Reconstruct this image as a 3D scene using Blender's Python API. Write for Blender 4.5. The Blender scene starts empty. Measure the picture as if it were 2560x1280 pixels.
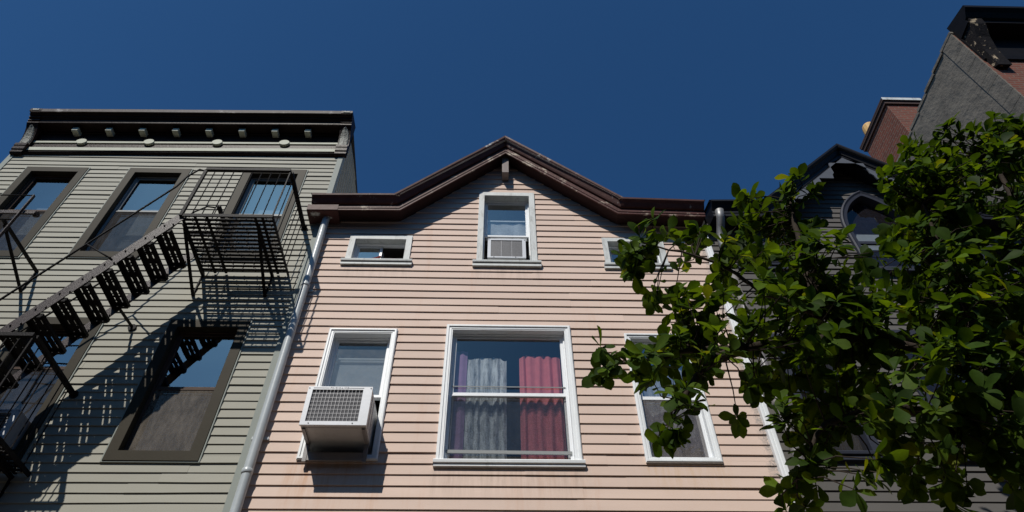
import bpy, math, random
from mathutils import Vector, Matrix, noise as mnoise
R = math.radians
sc = bpy.context.scene
col = sc.collection

# ------------------------------------------------------------------ camera, sky, sun, exposure
cam_d = bpy.data.cameras.new('camera')
cam = bpy.data.objects.new('camera', cam_d)
col.objects.link(cam)
cam.location = (0, -5.7, 1.6)
cam.matrix_world = (Matrix.Translation((0, -5.7, 1.6)) @ Matrix.Rotation(R(-2.0), 4, 'Z')
                    @ Matrix.Rotation(R(90 + 48.3), 4, 'X') @ Matrix.Rotation(R(-0.7), 4, 'Z'))
cam_d.sensor_width = 36
cam_d.lens = 24.0
cam_d.clip_start = 0.05
cam_d.clip_end = 2000
sc.camera = cam

SUN_AZ = math.atan2(-0.48, -1.0)          # the sun stands behind the camera, to its left
SUN_EL = math.atan2(1.32, math.hypot(0.48, 1.0))
world = bpy.data.worlds.new('World')
sc.world = world
world.use_nodes = True
wt = world.node_tree
sky = wt.nodes.new('ShaderNodeTexSky')
sky.sky_type = 'NISHITA'
sky.sun_disc = False
sky.sun_elevation = SUN_EL
sky.sun_rotation = math.atan2(-0.48, -1.0) % (2 * math.pi)
sky.altitude = 200
sky.air_density = 1.0
sky.dust_density = 1.2
sky.ozone_density = 8.0
tint_n = wt.nodes.new('ShaderNodeMix')          # camera white balance: a cooler, deeper blue sky
tint_n.data_type = 'RGBA'
tint_n.blend_type = 'MULTIPLY'
tint_n.inputs[0].default_value = 1.0
tint_n.inputs[7].default_value = (0.42, 0.80, 1.00, 1)
wt.links.new(sky.outputs[0], tint_n.inputs[6])
wt.links.new(tint_n.outputs[2], wt.nodes['Background'].inputs[0])
wt.nodes['Background'].inputs[1].default_value = 0.074

sun_d = bpy.data.lights.new('sun', 'SUN')
sun_d.energy = 4.3
sun_d.angle = R(0.5)
sun_d.color = (1.0, 0.95, 0.87)
sun = bpy.data.objects.new('sun', sun_d)
col.objects.link(sun)
sun.rotation_euler = Vector((0.48, 1.0, -1.32)).to_track_quat('-Z', 'Y').to_euler()
sun.location = (-8, -16, 22)

sc.view_settings.view_transform = 'Standard'
sc.view_settings.look = 'None'
sc.view_settings.gamma = 1
sc.view_settings.exposure = 0.0
sc.cycles.max_bounces = 6
sc.cycles.transparent_max_bounces = 12

rnd = random.Random(7)

# ------------------------------------------------------------------ materials
def nz(t, scale, detail=6, rough=0.6, coord=None):
    n = t.nodes.new('ShaderNodeTexNoise')
    n.inputs['Scale'].default_value = scale
    n.inputs['Detail'].default_value = detail
    n.inputs['Roughness'].default_value = rough
    if coord is not None:
        t.links.new(coord, n.inputs['Vector'])
    return n

def ramp(t, fac, a, b, ca=(0, 0, 0, 1), cb=(1, 1, 1, 1)):
    r = t.nodes.new('ShaderNodeValToRGB')
    r.color_ramp.elements[0].position = a
    r.color_ramp.elements[1].position = b
    r.color_ramp.elements[0].color = ca
    r.color_ramp.elements[1].color = cb
    t.links.new(fac, r.inputs[0])
    return r

def mixc(t, fac, a, b, mode='MIX'):
    m = t.nodes.new('ShaderNodeMix')
    m.data_type = 'RGBA'
    m.blend_type = mode
    for v, s in ((fac, m.inputs[0]), (a, m.inputs[6]), (b, m.inputs[7])):
        if hasattr(v, 'links'):
            t.links.new(v, s)
        elif isinstance(v, (int, float)):
            s.default_value = v
        else:
            s.default_value = (*v[:3], 1)
    return m.outputs[2]

def mat(name, c, rough=0.6, amt=0.10, scale=3.0, bump=0.0, bscale=60, spec=0.5, metal=0.0,
        dirt=None, dirt_scale=2.0, dirt_rng=(0.55, 0.72), stretch=None, attr=True, bdist=0.01):
    m = bpy.data.materials.new(name)
    m.use_nodes = True
    t = m.node_tree
    b = t.nodes['Principled BSDF']
    b.inputs['Roughness'].default_value = rough
    b.inputs['Specular IOR Level'].default_value = spec
    b.inputs['Metallic'].default_value = metal
    tc = t.nodes.new('ShaderNodeTexCoord')
    vec = tc.outputs['Object']
    if stretch:
        mp = t.nodes.new('ShaderNodeMapping')
        mp.inputs['Scale'].default_value = stretch
        t.links.new(vec, mp.inputs[0])
        vec = mp.outputs[0]
    n = nz(t, scale, 8, 0.65, vec)
    r = ramp(t, n.outputs[0], 0.3, 0.7, (1 - amt,) * 3 + (1,), (1 + amt,) * 3 + (1,))
    cc = mixc(t, 1.0, c, r.outputs[0], 'MULTIPLY')
    if attr:
        a = t.nodes.new('ShaderNodeAttribute')
        a.attribute_name = 'tint'
        cc = mixc(t, 1.0, cc, a.outputs['Color'], 'MULTIPLY')
    if dirt:
        n2 = nz(t, dirt_scale, 10, 0.7, vec)
        r2 = ramp(t, n2.outputs[0], *dirt_rng)
        cc = mixc(t, r2.outputs[0], cc, dirt)
    t.links.new(cc, b.inputs['Base Color'])
    if bump:
        n3 = nz(t, bscale, 6, 0.6, vec)
        bp = t.nodes.new('ShaderNodeBump')
        bp.inputs['Strength'].default_value = bump
        bp.inputs['Distance'].default_value = bdist
        t.links.new(n3.outputs[0], bp.inputs['Height'])
        t.links.new(bp.outputs[0], b.inputs['Normal'])
    return m

def glass_mat(name, tint=(0.9, 0.95, 0.97), refl=0.10, film=0.0, filmc=(0.3, 0.32, 0.34)):
    m = bpy.data.materials.new(name)
    m.use_nodes = True
    t = m.node_tree
    t.nodes.clear()
    out = t.nodes.new('ShaderNodeOutputMaterial')
    tr = t.nodes.new('ShaderNodeBsdfTransparent')
    tr.inputs[0].default_value = (*tint, 1)
    gl = t.nodes.new('ShaderNodeBsdfGlossy')
    gl.inputs['Roughness'].default_value = 0.0
    tc = t.nodes.new('ShaderNodeTexCoord')
    nb = nz(t, 1.6, 2, 0.4, tc.outputs['Object'])
    bp = t.nodes.new('ShaderNodeBump')
    bp.inputs['Strength'].default_value = 0.08
    bp.inputs['Distance'].default_value = 0.05
    t.links.new(nb.outputs[0], bp.inputs['Height'])
    t.links.new(bp.outputs[0], gl.inputs['Normal'])
    lw0 = t.nodes.new('ShaderNodeLayerWeight')
    lw0.inputs[0].default_value = 0.5
    lw = t.nodes.new('ShaderNodeMath')
    lw.operation = 'POWER'
    lw.inputs[1].default_value = 4.0
    t.links.new(lw0.outputs['Facing'], lw.inputs[0])
    ma = t.nodes.new('ShaderNodeMath')
    ma.operation = 'MULTIPLY_ADD'
    ma.inputs[1].default_value = 0.75
    ma.inputs[2].default_value = refl
    t.links.new(lw.outputs[0], ma.inputs[0])
    mx = t.nodes.new('ShaderNodeMixShader')
    t.links.new(ma.outputs[0], mx.inputs[0])
    t.links.new(tr.outputs[0], mx.inputs[1])
    t.links.new(gl.outputs[0], mx.inputs[2])
    last = mx.outputs[0]
    if film:
        df = t.nodes.new('ShaderNodeBsdfDiffuse')
        df.inputs[0].default_value = (*filmc, 1)
        n2 = nz(t, 14, 8, 0.8, tc.outputs['Object'])
        r2 = ramp(t, n2.outputs[0], 0.35, 0.75, (film * 0.5,) * 3 + (1,), (film * 1.6,) * 3 + (1,))
        m2 = t.nodes.new('ShaderNodeMixShader')
        t.links.new(r2.outputs[0], m2.inputs[0])
        t.links.new(last, m2.inputs[1])
        t.links.new(df.outputs[0], m2.inputs[2])
        last = m2.outputs[0]
    t.links.new(last, out.inputs[0])
    return m

def screen_mat(name, c, cover=0.6):
    m = bpy.data.materials.new(name)
    m.use_nodes = True
    t = m.node_tree
    t.nodes.clear()
    out = t.nodes.new('ShaderNodeOutputMaterial')
    tr = t.nodes.new('ShaderNodeBsdfTransparent')
    df = t.nodes.new('ShaderNodeBsdfDiffuse')
    tc = t.nodes.new('ShaderNodeTexCoord')
    mp = t.nodes.new('ShaderNodeMapping')
    mp.inputs['Scale'].default_value = (3, 1, 1)
    t.links.new(tc.outputs['Object'], mp.inputs[0])
    n = nz(t, 5, 10, 0.75, mp.outputs[0])
    n2 = nz(t, 90, 4, 0.8, tc.outputs['Object'])
    r = ramp(t, n.outputs[0], 0.3, 0.75, (*[v * 0.55 for v in c], 1), (*[v * 1.7 for v in c], 1))
    t.links.new(r.outputs[0], df.inputs[0])
    rr = ramp(t, n2.outputs[0], 0.3, 0.7, (cover - 0.2,) * 3 + (1,), (cover + 0.2,) * 3 + (1,))
    mx = t.nodes.new('ShaderNodeMixShader')
    t.links.new(rr.outputs[0], mx.inputs[0])
    t.links.new(tr.outputs[0], mx.inputs[1])
    t.links.new(df.outputs[0], mx.inputs[2])
    t.links.new(mx.outputs[0], out.inputs[0])
    return m

def cloth_mat(name, c, trans=0.4, amt=0.15):
    m = bpy.data.materials.new(name)
    m.use_nodes = True
    t = m.node_tree
    t.nodes.clear()
    out = t.nodes.new('ShaderNodeOutputMaterial')
    df = t.nodes.new('ShaderNodeBsdfDiffuse')
    tl = t.nodes.new('ShaderNodeBsdfTranslucent')
    tc = t.nodes.new('ShaderNodeTexCoord')
    n = nz(t, 7, 6, 0.7, tc.outputs['Object'])
    r = ramp(t, n.outputs[0], 0.3, 0.7, (*[v * (1 - amt) for v in c], 1), (*[min(1, v * (1 + amt)) for v in c], 1))
    t.links.new(r.outputs[0], df.inputs[0])
    t.links.new(r.outputs[0], tl.inputs[0])
    mx = t.nodes.new('ShaderNodeMixShader')
    mx.inputs[0].default_value = trans
    t.links.new(df.outputs[0], mx.inputs[1])
    t.links.new(tl.outputs[0], mx.inputs[2])
    t.links.new(mx.outputs[0], out.inputs[0])
    return m

def leaf_mat():
    m = bpy.data.materials.new('leaf_green')
    m.use_nodes = True
    t = m.node_tree
    b = t.nodes['Principled BSDF']
    out = t.nodes['Material Output']
    a = t.nodes.new('ShaderNodeAttribute')
    a.attribute_name = 'tint'
    tc = t.nodes.new('ShaderNodeTexCoord')
    n = nz(t, 18, 4, 0.6, tc.outputs['Object'])
    r = ramp(t, n.outputs[0], 0.3, 0.7, (0.8, 0.8, 0.8, 1), (1.2, 1.2, 1.2, 1))
    c = mixc(t, 1.0, a.outputs['Color'], r.outputs[0], 'MULTIPLY')
    t.links.new(c, b.inputs['Base Color'])
    b.inputs['Roughness'].default_value = 0.55
    b.inputs['Specular IOR Level'].default_value = 0.06
    tl = t.nodes.new('ShaderNodeBsdfTranslucent')
    c2 = mixc(t, 1.0, c, (1.9, 1.7, 0.35), 'MULTIPLY')
    t.links.new(c2, tl.inputs[0])
    mx = t.nodes.new('ShaderNodeMixShader')
    mx.inputs[0].default_value = 0.40
    t.links.new(b.outputs[0], mx.inputs[1])
    t.links.new(tl.outputs[0], mx.inputs[2])
    t.links.new(mx.outputs[0], out.inputs[0])
    return m

def brick_mat(name, c1, c2, mortar, rot=None, scale=1.0):
    m = mat(name, (1, 1, 1), 0.85, 0.16, 6, attr=False)
    t = m.node_tree
    b = t.nodes['Principled BSDF']
    geo = t.nodes.new('ShaderNodeTexCoord')
    sp = t.nodes.new('ShaderNodeSeparateXYZ')
    mp = t.nodes.new('ShaderNodeCombineXYZ')
    t.links.new(geo.outputs['Object'], sp.inputs[0])
    t.links.new(sp.outputs[rot], mp.inputs[0])
    t.links.new(sp.outputs[2], mp.inputs[1])
    br = t.nodes.new('ShaderNodeTexBrick')
    br.inputs['Scale'].default_value = 1.0 / scale
    br.inputs['Brick Width'].default_value = 0.205
    br.inputs['Row Height'].default_value = 0.068
    br.inputs['Mortar Size'].default_value = 0.009
    br.inputs['Mortar Smooth'].default_value = 0.2
    br.inputs['Bias'].default_value = -0.2
    br.inputs['Color1'].default_value = (*c1, 1)
    br.inputs['Color2'].default_value = (*c2, 1)
    br.inputs['Mortar'].default_value = (*mortar, 1)
    t.links.new(mp.outputs[0], br.inputs['Vector'])
    old = b.inputs['Base Color'].links[0].from_socket
    cc = mixc(t, 1.0, br.outputs[0], old, 'MULTIPLY')
    t.links.new(cc, b.inputs['Base Color'])
    bp = t.nodes.new('ShaderNodeBump')
    bp.inputs['Strength'].default_value = 0.5
    bp.inputs['Distance'].default_value = 0.006
    bp.invert = True
    t.links.new(br.outputs['Fac'], bp.inputs['Height'])
    t.links.new(bp.outputs[0], b.inputs['Normal'])
    return m

def pink_mat():
    """Salmon siding, weathered, with rusty drips, and grey overspray beside the right-hand trim."""
    m = mat('pink_vinyl', (0.630, 0.487, 0.410), 0.62, 0.06, 1.3, 0.06, 90, 0.14, stretch=(0.5, 1, 2.5))
    t = m.node_tree
    b = t.nodes['Principled BSDF']
    old = b.inputs['Base Color'].links[0].from_socket
    tc = t.nodes.new('ShaderNodeTexCoord')
    mp = t.nodes.new('ShaderNodeMapping')
    mp.inputs['Scale'].default_value = (5, 1, 0.55)
    t.links.new(tc.outputs['Object'], mp.inputs[0])
    n = nz(t, 1.0, 8, 0.7, mp.outputs[0])
    r = ramp(t, n.outputs[0], 0.56, 0.78, (0, 0, 0, 1), (0.38, 0.38, 0.38, 1))
    c1 = mixc(t, r.outputs[0], old, (0.52, 0.27, 0.15))
    sp = t.nodes.new('ShaderNodeSeparateXYZ')
    t.links.new(tc.outputs['Object'], sp.inputs[0])
    n2 = nz(t, 9, 8, 0.75, tc.outputs['Object'])
    ma = t.nodes.new('ShaderNodeMath')
    ma.operation = 'MULTIPLY_ADD'
    ma.inputs[1].default_value = 0.28
    t.links.new(n2.outputs[0], ma.inputs[0])
    t.links.new(sp.outputs[0], ma.inputs[2])
    r2 = ramp(t, ma.outputs[0], 0, 1)
    r2.color_ramp.elements[0].position = 0.0
    mr = t.nodes.new('ShaderNodeMapRange')
    mr.inputs[1].default_value = 2.73
    mr.inputs[2].default_value = 2.79
    t.links.new(ma.outputs[0], mr.inputs[0])
    n3 = nz(t, 60, 5, 0.8, tc.outputs['Object'])
    r3 = ramp(t, n3.outputs[0], 0.35, 0.6)
    m3 = t.nodes.new('ShaderNodeMath')
    m3.operation = 'MULTIPLY'
    t.links.new(mr.outputs[0], m3.inputs[0])
    t.links.new(r3.outputs[0], m3.inputs[1])
    # run-off stains under the sills and the air conditioner
    n4 = nz(t, 1.0, 7, 0.75)
    mp4 = t.nodes.new('ShaderNodeMapping')
    mp4.inputs['Scale'].default_value = (16, 1, 1.6)
    t.links.new(tc.outputs['Object'], mp4.inputs[0])
    t.links.new(mp4.outputs[0], n4.inputs['Vector'])
    r4 = ramp(t, n4.outputs[0], 0.44, 0.72)
    def mrange(sock, a, b_):
        q = t.nodes.new('ShaderNodeMapRange')
        q.interpolation_type = 'SMOOTHSTEP'
        q.inputs[1].default_value = a
        q.inputs[2].default_value = b_
        t.links.new(sock, q.inputs[0])
        return q.outputs[0]
    def mul(a, b_):
        q = t.nodes.new('ShaderNodeMath')
        q.operation = 'MULTIPLY'
        t.links.new(a, q.inputs[0])
        if hasattr(b_, 'links'):
            t.links.new(b_, q.inputs[1])
        else:
            q.inputs[1].default_value = b_
        return q.outputs[0]
    for (xa, xb, zt, ln, amt, cc_) in ((-1.95, -0.95, 5.12, 0.75, 0.75, (0.50, 0.25, 0.11)), (-0.62, 0.92, 5.02, 0.45, 0.55, (0.30, 0.22, 0.17)),
                                       (1.36, 2.24, 5.08, 0.40, 0.6, (0.52, 0.34, 0.17)), (-0.32, 0.60, 7.77, 0.40, 0.5, (0.30, 0.24, 0.20)), (-1.92, -1.02, 7.77, 0.35, 0.5, (0.30, 0.24, 0.20))):
        k_ = mul(mul(mrange(sp.outputs[0], xa, xa + 0.08), mrange(sp.outputs[0], xb, xb - 0.08)), mul(mrange(sp.outputs[2], zt - ln, zt - 0.02), mrange(sp.outputs[2], zt + 0.06, zt + 0.03)))
        c1 = mixc(t, mul(mul(k_, r4.outputs[0]), amt), c1, cc_)
    c2 = mixc(t, m3.outputs[0], c1, (0.22, 0.21, 0.20))
    t.links.new(c2, b.inputs['Base Color'])
    return m

M = {}
M['pink'] = pink_mat()
M['grey'] = mat('grey_vinyl', (0.330, 0.321, 0.270), 0.6, 0.06, 1.2, 0.05, 80, 0.12, stretch=(0.6, 1, 2.5))
M['greytrim'] = mat('pale_grey_trim', (0.27, 0.295, 0.27), 0.6, 0.06, 3, spec=0.12)
M['darksiding'] = mat('dark_grey_siding', (0.108, 0.102, 0.096), 0.6, 0.06, 1.2, 0.05, 80, 0.15)
M['white'] = mat('weathered_white_paint', (0.78, 0.80, 0.81), 0.45, 0.06, 5, 0.1, 40, dirt=(0.36, 0.38, 0.37), dirt_scale=9, dirt_rng=(0.60, 0.80), stretch=(1, 1, 0.35))
M['oldwhite'] = mat('peeling_white_paint', (0.56, 0.58, 0.57), 0.6, 0.10, 5, 0.25, 30, dirt=(0.25, 0.25, 0.23), dirt_scale=7, dirt_rng=(0.52, 0.75), stretch=(1.6, 1, 0.5))
M['vinylwhite'] = mat('white_vinyl_sash', (0.78, 0.80, 0.82), 0.35, 0.03, 4)
M['greysash'] = mat('grey_sash', (0.26, 0.27, 0.27), 0.5, 0.05, 4, spec=0.15)
M['pipe'] = mat('white_painted_metal_pipe', (0.44, 0.475, 0.49), 0.32, 0.07, 4, 0.08, 25, spec=0.6, dirt=(0.34, 0.36, 0.36), dirt_scale=6, dirt_rng=(0.60, 0.85))
M['greypipe'] = mat('grey_metal_pipe', (0.20, 0.185, 0.18), 0.35, 0.1, 4, 0.08, 25, spec=0.6)
M['silver'] = mat('bare_zinc', (0.22, 0.22, 0.22), 0.5, 0.15, 6, 0.2, 30, metal=0.5)
M['olive'] = mat('olive_brown_trim', (0.036, 0.030, 0.019), 0.6, 0.12, 4, 0.08, 50, 0.12)
M['brownsash'] = mat('brown_sash', (0.07, 0.045, 0.034), 0.6, 0.15, 6, spec=0.12)
M['chocolate'] = mat('chocolate_gloss_paint', (0.022, 0.012, 0.010), 0.45, 0.3, 8, 0.35, 35, 0.10)
M['cream'] = mat('cream_paint', (0.50, 0.51, 0.42), 0.6, 0.07, 6, 0.1, 40, 0.12)
M['ornament'] = mat('grey_cast_ornament', (0.27, 0.275, 0.24), 0.5, 0.2, 30, 0.9, 45, 0.2, dirt=(0.03, 0.03, 0.025), dirt_scale=38, dirt_rng=(0.50, 0.58))
M['greywood'] = mat('bare_grey_brown_wood', (0.19, 0.155, 0.145), 0.7, 0.2, 8, 0.3, 30, stretch=(3, 1, 0.5))
M['tin'] = mat('weathered_tin_edge', (0.085, 0.07, 0.066), 0.6, 0.25, 8, 0.3, 30, 0.15, dirt=(0.42, 0.40, 0.38), dirt_scale=5, dirt_rng=(0.56, 0.72))
M['maroon'] = mat('peeling_maroon_paint', (0.072, 0.026, 0.022), 0.55, 0.25, 7, 0.35, 28, 0.2, dirt=(0.42, 0.35, 0.28), dirt_scale=5, dirt_rng=(0.55, 0.64))
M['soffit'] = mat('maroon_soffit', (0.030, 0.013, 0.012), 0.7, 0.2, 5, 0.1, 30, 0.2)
M['maroonflash'] = mat('maroon_metal_flashing', (0.085, 0.036, 0.031), 0.55, 0.25, 6, 0.3, 14, 0.2, dirt=(0.62, 0.60, 0.57), dirt_scale=3.5, dirt_rng=(0.60, 0.67))
M['iron'] = mat('black_iron', (0.009, 0.0075, 0.0075), 0.55, 0.3, 20, 0.4, 90, 0.10, dirt=(0.05, 0.022, 0.015), dirt_scale=30, dirt_rng=(0.6, 0.75))
M['browniron'] = mat('glossy_brown_iron', (0.034, 0.023, 0.022), 0.38, 0.3, 30, 0.30, 160, 0.16)  # browner, glossier iron for stringers, beam and stiles
M['glass'] = glass_mat('window_glass', refl=0.38)
M['clearglass'] = glass_mat('clear_window_glass', refl=0.20)
M['dimglass'] = glass_mat('dim_window_glass', refl=0.07, film=0.10, filmc=(0.12, 0.11, 0.14))  # weaker reflection and a thin dark film
M['dustyglass'] = glass_mat('dusty_window_glass', refl=0.18, film=0.22)
M['screen'] = screen_mat('insect_screen', (0.055, 0.052, 0.052), 0.55)
M['greyscreen'] = screen_mat('dusty_grey_screen', (0.135, 0.122, 0.122), 0.62)
M['thinscreen'] = screen_mat('thin_insect_screen', (0.05, 0.05, 0.052), 0.36)
M['sunlitscreen'] = screen_mat('sunlit_brown_screen', (0.125, 0.110, 0.094), 0.74)  # lighter copy of the insect screen, sunlit look put into its colour
M['dark'] = mat('unlit_room_dark', (0.035, 0.033, 0.032), 0.9, 0.1, 2, attr=False)  # room gloom put into a near-black wall and floor colour
M['blind'] = cloth_mat('grey_blue_blind', (0.40, 0.42, 0.44), 0.35, 0.08)
M['lace'] = cloth_mat('white_lace', (0.74, 0.75, 0.76), 0.3, 0.3)
def lace_mat(name, c):
    m = cloth_mat(name, c, 0.3, 0.15)
    t = m.node_tree
    out = [n for n in t.nodes if n.type == 'OUTPUT_MATERIAL'][0]
    sh = out.inputs[0].links[0].from_socket
    tc = t.nodes.new('ShaderNodeTexCoord')
    mp = t.nodes.new('ShaderNodeMapping')
    mp.inputs['Scale'].default_value = (26, 1, 4)
    t.links.new(tc.outputs['Object'], mp.inputs[0])
    n = nz(t, 1.0, 6, 0.8, mp.outputs[0])
    r = ramp(t, n.outputs[0], 0.36, 0.56, (0.25, 0.25, 0.25, 1), (0.92, 0.92, 0.92, 1))
    tr = t.nodes.new('ShaderNodeBsdfTransparent')
    mx = t.nodes.new('ShaderNodeMixShader')
    t.links.new(r.outputs[0], mx.inputs[0])
    t.links.new(tr.outputs[0], mx.inputs[1])
    t.links.new(sh, mx.inputs[2])
    t.links.new(mx.outputs[0], out.inputs[0])
    return m
M['lacework'] = lace_mat('open_white_lace', (0.78, 0.79, 0.80))
M['pinkcloth'] = cloth_mat('pink_curtain', (0.78, 0.22, 0.23), 0.3, 0.12)
M['lilaccloth'] = cloth_mat('lilac_curtain', (0.42, 0.25, 0.42), 0.3, 0.12)
M['redcloth'] = cloth_mat('dark_red_scrap', (0.16, 0.03, 0.03), 0.1, 0.3)
M['acwhite'] = mat('grey_white_enamel', (0.60, 0.62, 0.66), 0.38, 0.05, 5, 0.05, 30, dirt=(0.36, 0.35, 0.33), dirt_scale=7, dirt_rng=(0.62, 0.8))
M['acunder'] = mat('dull_steel_enamel', (0.42, 0.41, 0.40), 0.45, 0.10, 4, 0.05, 30)
M['acgrille'] = mat('steel_wire', (0.26, 0.26, 0.27), 0.45, 0.1, 8, metal=0.5)
M['accore'] = mat('dusty_fins', (0.095, 0.095, 0.103), 0.8, 0.18, 25)
M['slate'] = mat('slate_blue_black_paint', (0.013, 0.0135, 0.018), 0.5, 0.2, 6, 0.15, 30, 0.2)
M['blackpaint'] = mat('black_paint', (0.006, 0.006, 0.008), 0.6, 0.2, 6, 0.15, 30, 0.1)
M['bargeblue'] = mat('pale_slate_paint', (0.10, 0.11, 0.13), 0.6, 0.12, 6, spec=0.12)
M['bluegrey'] = mat('blue_grey_paint', (0.034, 0.038, 0.054), 0.55, 0.12, 6, 0.1, 30, 0.15)
M['shingle'] = mat('dark_roof_shingle', (0.045, 0.043, 0.042), 0.9, 0.25, 9, 0.4, 40)
M['bounceroof'] = mat('pale_bounce_roof', (0.42, 0.42, 0.41), 0.6, 0.2, 3, 0.2, 20)  # unseen pink house roof, made pale to bounce light onto the grey flank
M['stucco'] = mat('rough_grey_stucco', (0.158, 0.142, 0.120), 0.9, 0.14, 2.2, 0.45, 4.5, 0.2, dirt=(0.085, 0.078, 0.068), dirt_scale=3.2, dirt_rng=(0.54, 0.72), bdist=0.07)
M['brickfront'] = brick_mat('red_brick_front', (0.155, 0.036, 0.017), (0.105, 0.026, 0.014), (0.13, 0.088, 0.065), 0)
M['brickside'] = brick_mat('red_brick_side', (0.165, 0.037, 0.017), (0.11, 0.027, 0.014), (0.16, 0.11, 0.08), 1)
M['darkbrick'] = mat('dark_brown_brick', (0.045, 0.022, 0.018), 0.9, 0.3, 9, 0.3, 20)  # dark brown tone of the chimney cap
M['pot'] = mat('yellow_clay_pot', (0.50, 0.30, 0.10), 0.7, 0.15, 8, 0.1, 30)
M['peel'] = mat('pale_peeling_ornament', (0.012, 0.010, 0.010), 0.7, 0.3, 9, 0.8, 20, 0.1, dirt=(0.42, 0.33, 0.22), dirt_scale=7, dirt_rng=(0.58, 0.63))
M['asphalt'] = mat('asphalt', (0.05, 0.05, 0.052), 0.9, 0.25, 3, 0.3, 60)
M['concrete'] = mat('concrete', (0.10, 0.085, 0.068), 0.9, 0.15, 2, 0.3, 40)
M['bark'] = mat('grey_brown_bark', (0.036, 0.028, 0.022), 0.9, 0.3, 12, 0.8, 40, 0.1)
M['leaf'] = leaf_mat()
M['text'] = mat('dark_grey_lettering', (0.08, 0.08, 0.09), 0.5, 0.1, 6)

# ------------------------------------------------------------------ mesh builder
class MB:
    def __init__(s):
        s.v, s.f, s.m, s.c = [], [], [], []
        s.mi = 0
        s.tint = (1, 1, 1)
    def add(s, vs, fs):
        o = len(s.v)
        s.v += [tuple(p) for p in vs]
        for f in fs:
            s.f.append(tuple(o + i for i in f))
            s.m.append(s.mi)
            s.c.append(s.tint)
    def quad(s, a, b, c, d):
        s.add([a, b, c, d], [(0, 1, 2, 3)])
    def box(s, x0, x1, y0, y1, z0, z1):
        s.add([(x0, y0, z0), (x1, y0, z0), (x1, y1, z0), (x0, y1, z0), (x0, y0, z1), (x1, y0, z1), (x1, y1, z1), (x0, y1, z1)],
              [(3, 2, 1, 0), (4, 5, 6, 7), (0, 1, 5, 4), (1, 2, 6, 5), (2, 3, 7, 6), (3, 0, 4, 7)])
    def bar(s, p, q, w, h, up=(0, 0, 1)):
        p, q = Vector(p), Vector(q)
        d = (q - p).normalized()
        u = Vector(up)
        a = d.cross(u)
        if a.length < 1e-4:
            a = d.cross(Vector((1, 0, 0)))
        a.normalize()
        b = a.cross(d).normalized()
        a *= w / 2
        b *= h / 2
        s.add([p - a - b, p + a - b, p + a + b, p - a + b, q - a - b, q + a - b, q + a + b, q - a + b],
              [(3, 2, 1, 0), (4, 5, 6, 7), (0, 1, 5, 4), (1, 2, 6, 5), (2, 3, 7, 6), (3, 0, 4, 7)])
    def tube(s, pts, r, n=8, caps=True):
        pts = [Vector(p) for p in pts]
        rs = r if isinstance(r, (list, tuple)) else [r] * len(pts)
        rings = []
        ref = None
        for i, p in enumerate(pts):
            d = (pts[min(i + 1, len(pts) - 1)] - pts[max(i - 1, 0)]).normalized()
            if ref is None:
                ref = Vector((0, 0, 1)) if abs(d.z) < 0.9 else Vector((1, 0, 0))
            a = d.cross(ref).normalized()
            b = a.cross(d).normalized()
            ref = b
            rings.append([p + (a * math.cos(2 * math.pi * k / n) + b * math.sin(2 * math.pi * k / n)) * rs[i] for k in range(n)])
        vs = [v for rg in rings for v in rg]
        fs = []
        for i in range(len(pts) - 1):
            for k in range(n):
                k2 = (k + 1) % n
                fs.append((i * n + k, i * n + k2, (i + 1) * n + k2, (i + 1) * n + k))
        if caps:
            fs.append(tuple(range(n - 1, -1, -1)))
            fs.append(tuple((len(pts) - 1) * n + k for k in range(n)))
        s.add(vs, fs)
    def prism(s, poly, axis, a, b):
        """poly: list of 2-D points; axis 'x': points are (y,z); 'y': (x,z); 'z': (x,y)."""
        def P3(p, t):
            return {'x': (t, p[0], p[1]), 'y': (p[0], t, p[1]), 'z': (p[0], p[1], t)}[axis]
        n = len(poly)
        s.add([P3(p, a) for p in poly] + [P3(p, b) for p in poly],
              [tuple(range(n - 1, -1, -1)), tuple(range(n, 2 * n))] + [(i, (i + 1) % n, n + (i + 1) % n, n + i) for i in range(n)])
    def build(s, name, mats, parent=None, smooth=False, kind=None):
        me = bpy.data.meshes.new(name)
        me.from_pydata(s.v, [], s.f)
        if not isinstance(mats, (list, tuple)):
            mats = [mats]
        for m in mats:
            me.materials.append(m)
        me.polygons.foreach_set('material_index', s.m)
        at = me.attributes.new('tint', 'FLOAT_COLOR', 'FACE')
        at.data.foreach_set('color', [x for c in s.c for x in (*c, 1.0)])
        if smooth:
            me.polygons.foreach_set('use_smooth', [True] * len(me.polygons))
        me.update()
        o = bpy.data.objects.new(name, me)
        col.objects.link(o)
        if parent is not None:
            o.parent = parent
        if kind:
            o['kind'] = kind
        return o

def thing(name, label, cat, loc=(0, 0, 0), group=None):
    o = bpy.data.objects.new(name, None)
    o.empty_display_size = 0.3
    col.objects.link(o)
    o['label'] = label
    o['category'] = cat
    if group:
        o['group'] = group
    return o

def wob(x, k, a):
    return mnoise.noise(Vector((x * 0.55, k * 7.13, 3.7))) * a + mnoise.noise(Vector((x * 1.9, k * 3.31, 9.1))) * a * 0.4

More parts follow.
